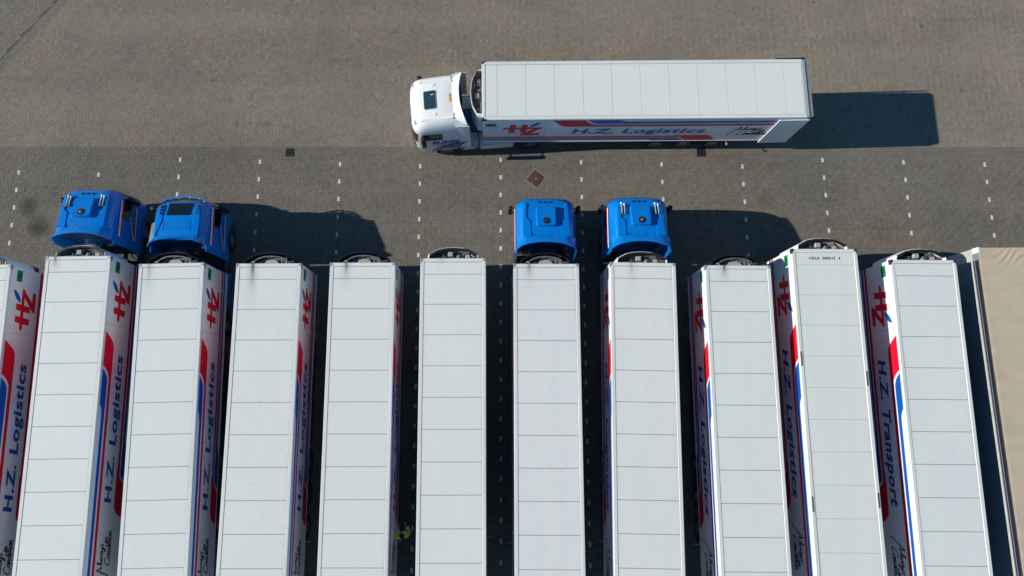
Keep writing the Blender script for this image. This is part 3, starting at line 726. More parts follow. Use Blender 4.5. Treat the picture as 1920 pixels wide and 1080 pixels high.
MB().box(-1.24, 1.24, -13.78, -13.604, 3.70, 3.96).obj('rear_header', M['bracket'], TOP, bevel=.01)
MB().box(-1.27, 1.27, -13.80, -13.62, 1.05, 1.2).obj('rear_sill', M['unit_grey'], TOP, bevel=.01)
# the roof number of the plain-roofed trailer, and its side plates
v, fs = fitted('HZLA  000515  4', -.62, .62, -.43, -.32, bold=.035, shear=0, spacing=1.15)
for wv, wf in words((v, fs), .05): MB().add([(p[0], p[1], 3.9862) for p in wv], wf).obj('roof_number', M['black_print'], TR[10])
for (x, y_) in ((-1.235, -4.35), (-1.235, -9.75), (1.235, -5.1), (1.235, -9.6)):
    pl = MB().box(-.035, .035, -.28, .28, 0, .004).obj('data_plate', M['fin_grey'], TR[10], loc=(x, y_, 4.001))
    for q in range(9): MB().box(-.028, .028, -.25 + q * .06, -.215 + q * .06, .004, .006).obj('bar', M['black_print'], pl)

# ------------------------------------------------------------------ tractor units
class Cab:
    """cab body as plan outlines stacked over height; y forward from the trailer's front wall"""
    def __init__(s, tbl, yr=.95): s.t = tbl; s.yr = yr
    def at(s, z):
        T = s.t
        if z <= T[0][0]: return T[0][1:]
        for a, b_ in zip(T[:-1], T[1:]):
            if z <= b_[0]:
                k = (z - a[0]) / (b_[0] - a[0]); return tuple(a[i] + (b_[i] - a[i]) * k for i in range(1, len(a)))
        return T[-1][1:]
    def outline(s, z, off=0.0):
        yf, w = s.at(z); w += off; yc = yf - .62; p = []
        ys = [s.yr, 1.2, 1.45, 1.82, 2.05, 2.3]
        for y in ys:
            if y < yc - .03: p.append((w, y))
        n = 12
        for k in range(n + 1):
            q = math.pi / 2 * k / n; e = 2 / 3.4
            p.append((w * math.cos(q) ** e if k < n else 0.0, yc + (yf + off - yc) * math.sin(q) ** e))
        return p
    def ring(s, z):
        p = s.outline(z); return [(x, y, z) for x, y in p] + [(-x, y, z) for x, y in reversed(p[:-1])]
    def wx(s, z): return s.at(z)[1]
DAF = Cab([(.42, 3.02, 1.16), (.75, 3.06, 1.22), (1.1, 3.08, 1.235), (1.9, 3.05, 1.25), (2.2, 3.03, 1.25), (2.75, 2.96, 1.235), (3.05, 2.90, 1.215), (3.3, 2.85, 1.18), (3.5, 2.80, 1.12), (3.62, 2.75, 1.04), (3.70, 2.69, .96), (3.735, 2.60, .90)])
WHT = Cab([(.42, 2.98, 1.16), (.75, 3.06, 1.22), (1.1, 3.10, 1.235), (1.9, 3.10, 1.25), (2.2, 3.08, 1.25), (2.75, 3.02, 1.235), (3.05, 2.98, 1.22), (3.3, 2.92, 1.19), (3.5, 2.85, 1.13), (3.62, 2.78, 1.06), (3.70, 2.70, .98), (3.735, 2.60, .92)])
VOL = Cab([(.42, 2.90, 1.14), (.75, 2.95, 1.20), (1.1, 2.97, 1.225), (1.9, 2.95, 1.24), (2.2, 2.93, 1.24), (2.75, 2.84, 1.20), (3.05, 2.76, 1.16), (3.3, 2.70, 1.10), (3.5, 2.64, 1.02), (3.62, 2.60, .97), (3.68, 2.56, .93), (3.70, 2.50, .88)])
def side_decal(name, cab, polys, m, root, sg, off=.008):
    b_ = MB()
    for k, (vs, fs) in enumerate(polys): b_.add([(sg * (cab.wx(z) + off + .0006 * k), y, z) for y, z in vs], fs)
    return b_.obj(name, m, root)
def tractor(cab, paint, dark, kind):
    t = empty('tractor_unit')
    zs = [.42, .75, 1.1, 1.5, 1.9, 2.2, 2.48, 2.75, 3.05, 3.3, 3.5, 3.62, 3.70, 3.735]
    if cab is VOL: zs[-2:] = [3.68, 3.70]
    body = MB(); rings = []
    # keep all rings the same length: drop the y knots consistently
    for z in zs:
        yf, w = cab.at(z); yc = yf - .62; pts = []
        for y in (cab.yr, 1.2, 1.45, 1.75):
            pts.append((w, y))
        n = 12
        for k in range(n + 1):
            q = math.pi / 2 * k / n; e = 2 / 3.4
            pts.append((w * math.cos(q) ** e if k < n else 0.0, yc + (yf - yc) * math.sin(q) ** e))
        rings.append([(x, y, z) for x, y in pts] + [(-x, y, z) for x, y in reversed(pts[:-1])])
    m_ = len(rings[0]); vs = [v for r_ in rings for v in r_]; fs = []
    for i in range(len(rings) - 1):
        for j in range(m_):
            j2 = (j + 1) % m_; f_ = (i * m_ + j, i * m_ + j2, (i + 1) * m_ + j2, (i + 1) * m_ + j)
            cx = sum(vs[q][0] for q in f_) / 4; cy = sum(vs[q][1] for q in f_) / 4; cz = sum(vs[q][2] for q in f_) / 4
            if abs(cx) > 1.0 and 1.7 < cy < 2.55 and 2.2 < cz < 2.75: continue        # door glass opening
            if abs(cx) > .9 and .99 < cy < 2.2 and cz < .8: continue                      # wheel arch
            fs.append(f_)
    # crowned roof
    last = rings[-1]; L0 = (len(rings) - 1) * m_; prev = L0
    for k, (sc_, dz) in enumerate(((.8, .018), (.5, .032), (.2, .040))):
        base = len(vs); cy = 1.75
        vs += [(x * sc_, cy + (y - cy) * sc_, last[0][2] + dz) for x, y, z in last]
        for j in range(m_): j2 = (j + 1) % m_; fs.append((prev + j, prev + j2, base + j2, base + j))
        prev = base
    fs.append(tuple(prev + j for j in range(m_)))
    body.add(vs, fs); bd = body.obj('cab_body', paint, t, smooth=28)
    zr = zs[-1] + .03
    # interior so the glass looks into something
    MB().box(-1.1, 1.1, 1.02, 2.5, 1.25, 1.30).box(-1.05, 1.05, 1.0, 1.35, 1.3, 2.0).obj('cab_floor', M['black'], t)
    MB().box(-1.05, 1.05, 2.45, 2.75, 1.3, 2.05).obj('dashboard', M['black'], t, bevel=.03)
    for sx in (-.62, .62): MB().box(sx - .24, sx + .24, 1.5, 1.95, 1.35, 1.75).box(sx - .22, sx + .22, 1.42, 1.55, 1.75, 2.45).obj('seat', M['chassis'], t, bevel=.04)
    # windscreen, side glass, sun visor
    def patch(z0, z1, k0, k1, off, nz=4):
        rows_ = []
        for i in range(nz + 1):
            z = z0 + (z1 - z0) * i / nz; yf, w = cab.at(z); yc = yf - .62; r_ = []
            for k in range(-12, 13):
                q = math.pi / 2 * (1 - abs(k) / 12 * 1.0); 
                if not (k0 <= k <= k1): continue
                e = 2 / 3.4; c_ = math.cos(q) ** e if abs(k) > 0 else 0
                r_.append(((w + off) * c_ * (1 if k > 0 else -1), yc + (yf + off - yc) * math.sin(q) ** e, z))
            rows_.append(r_)
        return MB().grid(rows_)
    patch(1.95, 2.85, -9, 9, .012).obj('windscreen', M['glass_dark'], t, smooth=60)
    patch(.85, 1.75, -7, 7, .015).obj('grille', M['black'], t, smooth=60)
    for sg in (-1, 1):
        gx = MB().grid([[(sg * (cab.wx(z) - .012), y, z) for y in (1.74, 2.34)] for z in (2.19, 2.48, 2.76)]); gx.obj('side_window', M['glass'], t)
        fr = [poly_fan([(a, c), (b_, c), (b_, d), (a, d)]) for a, b_, c, d in ((1.70, 1.74, 2.16, 2.80), (2.36, 2.46, 2.16, 2.80), (1.74, 2.36, 2.155, 2.2), (1.74, 2.36, 2.75, 2.80))]
        side_decal('window_frame', cab, fr, M['black'], t, sg, .004)
        side_decal('door_seam', cab, [poly_fan([(1.60, .95), (1.612, .95), (1.612, 3.0), (1.60, 3.0)]), poly_fan([(2.50, .95), (2.512, .95), (2.512, 2.1), (2.50, 2.1)])], M['black'], t, sg, .002)
        # mirror
        mr = MB().tube([(sg * 1.22, 2.52, 2.80), (sg * 1.42, 2.55, 2.80)], .025, 8).tube([(sg * 1.22, 2.52, 2.0), (sg * 1.42, 2.55, 2.05)], .025, 8).obj('mirror_arm', M['black'], t)
        MB().box(sg * 1.43 - .09, sg * 1.43 + .09, 2.44, 2.64, 1.95, 2.85).obj('mirror', M['black'], t, bevel=.05, seg=2, smooth=40)
        # wheels, arches and skirts
        wheel(t, sg * 1.07, 1.62, sg); wheel(t, sg * 1.09, -2.2, sg); wheel(t, sg * .77, -2.2, sg)
        ar = [(1.62 + .64 * math.cos(q), .50 + .64 * math.sin(q)) for q in [math.pi * i / 12 for i in range(13)]]
        rows_ = [[(sg * xx, y, z) for y, z in ar] for xx in (.75, 1.255)]
        MB().grid(rows_).obj('wheel_arch', M['black'], t, smooth=50, solid=.02)
        MB().box(min(sg * .55, sg * 1.21), max(sg * .55, sg * 1.21), -1.45, .10, .32, 1.02).obj('side_skirt', paint if kind != 'A7' else paint, t, bevel=.05, seg=2)
        MB().box(min(sg * .55, sg * 1.17), max(sg * .55, sg * 1.17), .14, .86, .34, .98).obj('skirt_front', M['unit_dark'] if kind != 'W' else paint, t, bevel=.04)  # front of the skirt, on blue cabs painted dark in place of gap shade
        ar2 = [(-2.2 + .60 * math.cos(q), .50 + .58 * math.sin(q)) for q in [math.pi * (i + 1) / 10 for i in range(9)]]
        MB().grid([[(sg * xx, y, z) for y, z in ar2] for xx in (.60, 1.27)]).obj('rear_mudguard', M['black'], t, smooth=50, solid=.02)
        for zz in (.45, .8): MB().box(sg * 1.0 - .2, sg * 1.0 + .2, .84, .94, zz, zz + .04).obj('step', M['metal'], t)
        # side deflector behind the cab
        rows_ = [[(sg * (cab.wx(min(z, 3.3)) + .01), .96, z), (sg * (cab.wx(min(z, 3.3)) + .035), .74, z - .01), (sg * (cab.wx(min(z, 3.3)) + .03), .50, z - .02)] for z in (1.05, 1.8, 2.6, 3.2, 3.45)]
        MB().grid(rows_).obj('side_deflector', paint, t, solid=.03, smooth=50)
        hl = patch(.95, 1.2, 8 if sg > 0 else -10, 10 if sg > 0 else -8, .02, 2); hl.obj('headlight', M['lens'], t)
    ch = MB()
    for sg in (-1, 1): ch.box(sg * .42 - .05, sg * .42 + .05, -3.0, 1.0, .75, .98)
    ch.tube([(-.9, -2.2, .505), (.9, -2.2, .505)], .09, 10).tube([(-.95, 1.62, .505), (.95, 1.62, .505)], .06, 10)
    ch.box(-.5, .5, -.4, .7, .5, .75); ch.obj('chassis', M['chassis'], t)
    MB().box(-.55, .55, .05, .9, 1.0, 1.06).obj('catwalk', M['unit_dark'] if kind != 'W' else M['deck_blue'], t)
    MB().lathe([(0, .03), (.45, .03), (.5, 0), (.5, -.04)], c=(0, -1.35, 1.12), n=28).obj('fifth_wheel', M['chassis'], t)
    MB().tube([(-.2, .9, 1.9), (-.25, .45, 1.55), (-.1, .15, 1.7), (0, .02, 1.9)], .02, 8).tube([(.1, .9, 1.9), (.15, .5, 1.45), (.1, .2, 1.6), (.05, .02, 1.9)], .02, 8).obj('air_hose', M['red_lens'] if kind == 'W' else M['black'], t, smooth=60)
    MB().box(.74, .96, .74, .93, 1.2, 2.9).obj('exhaust_stack', M['unit_dark'], t, bevel=.04)
    # roof spoiler: sheet rising backwards, with a hollow rear edge
    n = 16; rows_ = []
    wr = .95 if cab is not VOL else .92
    for i in range(6):
        k = i / 5; r_ = []
        for j in range(n + 1):
            s_ = -1 + 2 * j / n; yend = .83 - .25 * abs(s_) ** 2.4
            if cab is VOL: yend += .14
            y = 1.10 + (yend - 1.10) * k; w = wr + (1.19 - wr) * k ** 1.2
            e_ = max(0, abs(s_) - .82) / .18
            z = zr - .03 + .20 * k * (1 - .25 * s_ * s_) - e_ ** 2 * (.07 + .22 * k)
            r_.append((s_ * w, y, z))
        rows_.append(r_)
    MB().grid(rows_).obj('roof_spoiler', paint, t, solid=.035, smooth=45)
    for sg in (-1, 1):  # cheeks joining the spoiler's edge to the cab corner and the side deflector
        ck = []
        for r_ in rows_:
            x, y, z = r_[-1]; ck.append([(sg * x, y, z), (sg * (x + .6 * (cab.wx(3.45) + .03 - x)), y, z * .5 + 3.42 * .5 + .04), (sg * (cab.wx(3.3) + .02), y, 3.40)])
        MB().grid(ck).obj('spoiler_cheek', paint, t, solid=.02, smooth=50)
    inner = []
    for z in (2.3, 3.0, 3.68):
        inner.append([(-1.06 + 2.12 * j / 12, .94 - (.10 if abs(j - 6) > 4 else 0), z) for j in range(13)])
    MB().grid(inner).obj('rear_wall_panel', dark, t, solid=.01, smooth=40)
    return t, zr
def stripes(t, cab):
    for sg in (-1, 1):
        ws = side_decal('white_stripe', cab, [poly_fan([(.70, 2.99), (2.44, 2.99), (2.44, 3.14), (.70, 3.12)]), poly_fan([(.72, 1.66), (2.40, 1.72), (2.40, 1.79), (.72, 1.74)]), poly_fan([(.72, 1.80), (1.86, 2.30), (1.90, 2.27), (.72, 1.70)])], M['rail_white'], t, sg, .042)
        side_decal('red_stripe', cab, [poly_fan([(.70, 2.88), (2.44, 2.87), (2.44, 2.985), (.70, 2.985)]), poly_fan([(.95, 1.79), (2.40, 1.80), (2.40, 1.86), (1.2, 1.86)]), poly_fan([(.95, 1.82), (1.70, 2.14), (1.30, 1.86), (1.20, 1.86)])], M['red'], t, sg, .042)
def daf_roof(t, zr, horns, beacon_m):
    for sg in (-1, 1):
        MB().prism([(sg * x, y) for x, y in ((.62, 1.10), (.62, 1.72), (.78, 1.86), (.78, 2.52), (.88, 2.56), (.93, 2.2), (.95, 1.10))][::(1 if sg > 0 else -1)], zr - .05, zr + .035, .03).obj('roof_ridge', M['cab_blue'], t, smooth=30)
    r_ = []; 
    for cx, cy, q0 in ((.33, 2.26, 0), (-.33, 2.26, 90), (-.33, 1.59, 180), (.33, 1.59, 270)):
        for i in range(4): q = R(q0 + i * 30); r_.append((cx + .08 * math.cos(q), cy + .08 * math.sin(q)))
    MB().prism(r_, zr - .02, zr + .19, .05).obj('roof_pod', M['cab_blue'], t, smooth=35)
    b_ = MB().lathe([(.0, .05), (.06, .05), (.125, .045), (.14, .0), (.14, -.03)], c=(0, 1.72, zr + .175), n=24).obj('beacon', M['black'], t, smooth=35)
    MB().lathe([(.0, .02), (.025, .018), (.045, .008), (.045, 0)], c=(0, 1.72, zr + .222), n=16).obj('lens', beacon_m, b_, smooth=60)
    for x in (-.22, 0, .22):
        MB().prism([(x - .05, 2.53), (x + .055, 2.565), (x - .05, 2.60)], zr - .02, zr + .03).obj('marker_lamp', M['black_gloss'], t)
    for x in (-.5, -.17, .17, .5): MB().lathe([(0, .012), (.016, .01), (.02, 0)], c=(x, 1.18, zr + .005), n=10).obj('bolt', M['cab_blue_dark'], t)
    if horns:
        for sg in (-1, 1):
            MB().box(sg * .69 - .12, sg * .69 + .12, 1.98, 2.12, zr, zr + .05).box(sg * .69 - .12, sg * .69 + .12, 2.12, 2.38, zr, zr + .012).obj('horn_base', M['unit_dark'], t, bevel=.008)
            for dx, y1 in ((-.06, 2.47), (.06, 2.42)):
                x = sg * .69 + dx
                MB().tube([(x, 2.0, zr + .08), (x, y1 - .1, zr + .08), (x, y1 - .03, zr + .08), (x, y1, zr + .08)], [.016, .022, .036, .05], 14).obj('air_horn', M['chrome'], t, smooth=60)
blue, zr = tractor(DAF, M['cab_blue'], M['cab_blue_dark'], 'A'); stripes(blue, DAF)
blue7 = copy_tree(blue)
daf_roof(blue, zr, True, M['amber']); daf_roof(blue7, zr, False, M['unit_dark'])
blue8 = copy_tree(blue)
def setp(t, x, y, a, label):
    t.location = (x, y, 0); t.rotation_euler = (0, 0, a); tag(t, label, 'lorry cab', 'blue lorry tractors coupled to the parked trailers'); return t
setp(blue, -17.15, 4.70, .010, 'leftmost blue lorry tractor, with chrome horns and an amber roof beacon')
setp(blue7, 1.81, 4.35, .000, 'blue lorry tractor without horns, its roof beacon dark, left of the centre pair')
setp(blue8, 5.66, 4.39, -.006, 'blue lorry tractor with chrome horns and amber beacon, right of the centre pair')
# the other blue make: roof hatch, ribs, lamp bar
vol, zv = tractor(VOL, M['cab_blue'], M['cab_blue_dark'], 'V'); stripes(vol, VOL)
setp(vol, -13.23, 4.35, .020, 'blue lorry tractor with a large dark roof hatch, ribbed roof and lamp bar')
MB().prism([(-.50, 1.98), (.47, 1.98), (.50, 2.50), (-.46, 2.50)], zv - .01, zv + .03, .012).obj('roof_hatch', M['glass_dark'], vol)
for i in range(9): MB().box(-.56 + i * .135 - .016, -.56 + i * .135 + .016, 1.36, 1.72, zv - .01, zv + .012).obj('roof_rib', M['cab_blue'], vol, bevel=.009)
for sg in (-1, 1):
    MB().prism([(sg * x, y) for x, y in ((.62, 1.75), (.66, 2.45), (.86, 2.45), (.90, 1.2), (.86, 1.0))][::(1 if sg > 0 else -1)], zv - .05, zv + .03, .03).obj('roof_ridge', M['cab_blue'], vol, smooth=30)
    for y in (2.06, 2.2, 2.34): MB().tube([(sg * .75, y - .05, zv + .06), (sg * .75, y + .05, zv + .06)], [.018, .04], 10).obj('air_horn', M['black'], vol, smooth=50)
MB().tube([(-.92, 2.62, 3.42), (-.7, 2.80, 3.45), (0, 2.90, 3.46), (.7, 2.80, 3.45), (.92, 2.62, 3.42)], .035, 10).obj('lamp_bar', M['cab_blue'], vol, smooth=60)
for x in (-.62, -.22, .22, .62): MB().lathe([(0, .03), (.055, .025), (.065, 0), (.04, -.06)], c=(x, 2.89 - abs(x) * .12, 3.33), axis='Y', n=16).obj('spot_lamp', M['lens'], vol, smooth=50)
MB().tube([(-.95, 2.60, 3.30), (-.7, 2.72, 3.33), (0, 2.80, 3.34), (.7, 2.72, 3.33), (.95, 2.60, 3.30)], .05, 8).obj('sun_visor', M['black'], vol, smooth=60)
fn = MB().prism([(-1.22, .82), (-1.16, 1.70), (-1.06, 1.78), (-.95, 1.42), (-1.08, 1.02)], 3.42, 3.46).obj('air_fin', M['fin_grey'], vol); fn['label'] = 'light grey left air fin'

# white tractor of the moving lorry
wt, zw = tractor(WHT, M['cab_white'], M['unit_dark'], 'W')
pv = Vector((-.833 + 1.3, 11.65)); yaw = math.pi / 2 + R(4.6)
fw = Vector((-math.sin(yaw), math.cos(yaw))); org = pv + fw * 1.42
wt.location = (org.x, org.y, 0); wt.rotation_euler = (0, 0, yaw)
tag(wt, 'white lorry tractor lettered SLIMM pulling the trailer across the yard', 'lorry cab')
def rrect(x0, x1, y0, y1, r_, n=4):
    o_ = []
    for cx, cy, q0 in ((x1 - r_, y1 - r_, 0), (x0 + r_, y1 - r_, 90), (x0 + r_, y0 + r_, 180), (x1 - r_, y0 + r_, 270)):
        for i in range(n): q = R(q0 + i * 90 / (n - 1)); o_.append((cx + r_ * math.cos(q), cy + r_ * math.sin(q)))
    return o_
MB().prism(rrect(-.43, .43, 1.80, 2.34, .08), zw - .02, zw + .035, .015).obj('hatch_frame', M['unit_grey'], wt)
MB().prism(rrect(-.40, .40, 1.83, 2.31, .07), zw + .03, zw + .045, .01).obj('roof_hatch', M['glass_tint'], wt)
MB().box(.20, .23, 1.90, 2.02, zw + .046, zw + .052).obj('latch', M['rail_white'], wt)
MB().box(-.18, .18, 1.21, 1.29, zw, zw + .010).obj('roof_plate', M['orange_print'], wt)
for sg in (-1, 1):
    MB().prism([(sg * x, y) for x, y in ((.58, 1.95), (.66, 2.12), (.72, 1.85), (.62, 1.80))][::(1 if sg > 0 else -1)], zw - .03, zw + .02, .02).obj('roof_vane', M['cab_white'], wt, smooth=30)
    MB().prism([(sg * x, y) for x, y in ((.80, 1.12), (.80, 2.50), (.90, 2.50), (.94, 1.12))][::(1 if sg > 0 else -1)], zw - .06, zw + .02, .03).obj('roof_ridge', M['cab_white'], wt, smooth=30)
    MB().lathe([(0, .04), (.05, .03), (.06, 0)], c=(sg * .75, 1.14, zw + .01), n=12).obj('cap', M['rail_white'], wt, smooth=40)
    MB().box(sg * .80 - .10, sg * .80 + .10, 2.66, 2.78, 3.54, 3.62).obj('roof_lamp', M['lens'], wt, bevel=.02, seg=2, smooth=40)
    def wside(vs):    # text keeps its reading order on both sides
        return [((3.24 - p[0]) if sg < 0 else p[0], p[1]) for p in vs]
    v, fs = fitted('SLIMM', 1.02, 2.26, 1.62, 2.02, bold=.075, shear=.2, spacing=1.1)
    s1 = side_decal('lettering', WHT, [(wside(v), fs)], M['ink_blue'], wt, sg)
    v, fs = fitted('LOGISTICS', 1.06, 2.16, 1.36, 1.54, bold=.02, shear=.2, spacing=1.2)
    side_decal('lettering', WHT, [(wside(v), fs)], M['ink_blue'], wt, sg)
    sw = [poly_fan(curve((2.15, 1.02), (1.4, 1.50), (.66, 1.80), 8) + curve((.66, 1.72), (1.0, 1.30), (.98, 1.02), 6))]
    side_decal('blue_swoosh', WHT, sw, M['ink_blue'], wt, sg, .045)
    sk = MB()
    for k in range(8):
        a0, a1 = .80 - k * .28, .80 - (k + 1) * .28
        sk.add([(sg * 1.216, a0, .98 - .004 * k), (sg * 1.216, a1, .98), (sg * 1.216, a1, .90 + .006 * k), (sg * 1.216, a0, .80 + .02 * k)], [(0, 1, 2, 3)])
    sk.obj('blue_swoosh', M['ink_blue'], wt)
    MB().box(min(sg * 1.212, sg * 1.222), max(sg * 1.212, sg * 1.222), .05, .35, .50, .60).box(min(sg * 1.212, sg * 1.222), max(sg * 1.212, sg * 1.222), .05, .35, .64, .68).obj('tank_badge', M['ink_blue'], wt)
v, fs = fitted('SLIMM', -.66, .66, 3.02, 3.26, bold=.05, shear=.2, spacing=1.15)
def front_pt(x, z, off=.012):
    yf, w = WHT.at(z); yc = yf - .62; c_ = min(abs(x) / w, 1); q = math.acos(c_ ** 1.7); return (x, yc + (yf + off - yc) * math.sin(q) ** (2 / 3.4), z)
MB().add([front_pt(-p[0], p[1]) for p in v], fs).obj('lettering', M['ink_blue'], wt)

# ------------------------------------------------------------------ beige tarpaulin trailer at the right
tp = empty('tarpaulin_trailer', (20.247, 4.985, 0), .0099)
tag(tp, 'curtain sided trailer with a beige tarpaulin roof at the right edge', 'semi-trailer')
HT = 1.275
m, t_, b_ = new_mat('tarp_roof'); tc = nn(t_, 'ShaderNodeTexCoord')
f1 = noise(t_, tc.outputs['Object'], .9, 6, .65, .3, .7)
mp = nn(t_, 'ShaderNodeMapping'); mp.inputs['Scale'].default_value = (.5, 3.2, 1); t_.links.new(tc.outputs['Object'], mp.inputs[0])
f2 = noise(t_, mp.outputs[0], 1.4, 6, .6, .42, .72); f3 = noise(t_, tc.outputs['Object'], 14, 6, .7, .45, .75)
c = mix(t_, math_(t_, 'MULTIPLY', f1, .4), (.64, .515, .355), (.55, .44, .31)); c = mix(t_, math_(t_, 'MULTIPLY', f2, .25), c, (.42, .36, .27)); c = mix(t_, math_(t_, 'MULTIPLY', f3, .2), c, (.30, .27, .22))
t_.links.new(c, b_.inputs['Base Color']); b_.inputs['Roughness'].default_value = .6
rows_ = []; ny, nx = 230, 60
for i in range(ny + 1):
    y = -.02 - i * (LEN - .06) / ny; r_ = []
    for j in range(nx + 1):
        x = -HT + 2 * HT * j / nx; u = -y; q = abs(x) / HT
        z = 4.0 - .022 * abs(math.sin(math.pi * u / .68)) * (1 - q ** 4) - .010 * max(0, q - .93) / .07
        if u < .75: z += .018 * math.sin(13 * x + 20 * u + 3 * math.sin(4 * x)) * math.exp(-((u - .38) / .25) ** 2) * (1 if x > -.6 else .2)
        z += .006 * math.sin(7 * u + 1.2 * math.sin(2.2 * x)) * math.sin(1.1 * u + x)
        z += .004 * math.sin(3.1 * x + 1.7 * u) * math.sin(5.3 * u - 2 * x)
        r_.append((x, y, z))
    rows_.append(r_)
MB().grid(rows_).obj('tarp_roof', m, tp, smooth=60)
MB().box(-HT + .02, HT - .02, -LEN, -.02, 1.15, 3.93).obj('load_body', M['bed_grey'], tp)
for sg in (-1, 1):
    x0 = sg * (HT - .02)
    rows_ = [[(x0 + sg * (.030 + .012 * math.sin(2 * math.pi * k / 6.0) + .006 * math.sin(k * .9)), -.55 - k * .105, z) for k in range(124)] for z in (1.12, 2.0, 2.8, 3.42)]
    MB().grid(rows_).obj('side_curtain', M['curtain'], tp, smooth=60)
    MB().box(min(x0, x0 + sg * .055), max(x0, x0 + sg * .055), -LEN, -.5, 3.50, 3.60).obj('curtain_rail', M['pale_rail'], tp, bevel=.008)
    MB().box(min(x0, x0 + sg * .022), max(x0, x0 + sg * .022), -LEN, -.5, 3.615, 3.935).obj('roof_skirt', M['skirt_navy'], tp, bevel=.004)
    for zz in (3.72,): MB().box(min(x0, x0 + sg * .034), max(x0, x0 + sg * .034), -LEN, -.5, zz, zz + .020).obj('lacing', M['fin_grey'], tp)
    MB().box(min(x0 - sg * .03, x0 + sg * .02), max(x0 - sg * .03, x0 + sg * .02), -.50, -.004, 1.12, 3.60).obj('corner_post', M['pale_rail'], tp, bevel=.006)
    MB().box(min(x0 - sg * .10, x0 + sg * .022), max(x0 - sg * .10, x0 + sg * .022), -.22, .01, 3.62, 4.012).obj('corner_cap', M['rail_white'], tp, bevel=.02, seg=2)
    for u_ in (7.9, 9.2, 10.5): wheel(tp, sg * 1.05, -u_, sg)
    for k in range(18): MB().box(min(x0 + sg * .05, x0 + sg * .056), max(x0 + sg * .05, x0 + sg * .056), -.9 - k * .7 - .02, -.9 - k * .7 + .02, 1.05, 1.9).obj('strap', M['pale_rail'], tp)
MB().box(-HT + .02, HT - .02, -.018, .0, 1.12, 3.9).obj('front_wall', M['tarp_green'], tp)
ch = MB()
for sg in (-1, 1): ch.box(sg * .5 - .06, sg * .5 + .06, -LEN + .2, -.6, .9, 1.14)
for u_ in (7.9, 9.2, 10.5): ch.tube([(-.9, -u_, .505), (.9, -u_, .505)], .07, 8)
ch.obj('chassis', M['chassis'], tp)
for sg in (-1, 1): MB().box(sg * .95 - .06, sg * .95 + .06, -2.55, -2.43, .03, 1.12).obj('landing_leg', M['unit_grey'], tp)

# ------------------------------------------------------------------ people
def skin_mesh(name, joints, bones, m, root, rootv=0, sub=2):
    me = bpy.data.meshes.new(name); names = list(joints); ix = {n: i for i, n in enumerate(names)}
    me.from_pydata([joints[n][0] for n in names], [(ix[a], ix[b]) for a, b in bones], [])
    o = bpy.data.objects.new(name, me); COL.objects.link(o)
    sk = o.modifiers.new('s', 'SKIN'); sk.use_smooth_shade = True
    if not me.skin_vertices: 
        bm = bmesh.new(); bm.from_mesh(me); bm.verts.layers.skin.verify(); bm.to_mesh(me); bm.free()
    for i, n in enumerate(names):
        r_ = joints[n][1]; me.skin_vertices[0].data[i].radius = r_ if isinstance(r_, tuple) else (r_, r_)
        me.skin_vertices[0].data[i].use_root = (i == rootv)
    ss = o.modifiers.new('u', 'SUBSURF'); ss.levels = sub; ss.render_levels = sub
    dg = bpy.context.evaluated_depsgraph_get(); dg.update()
    nm = bpy.data.meshes.new_from_object(o.evaluated_get(dg)); nm.name = name
    bpy.data.objects.remove(o); nm.polygons.foreach_set('use_smooth', [True] * len(nm.polygons))
    nm.materials.clear(); nm.materials.append(m); return link(name, nm, None, root)
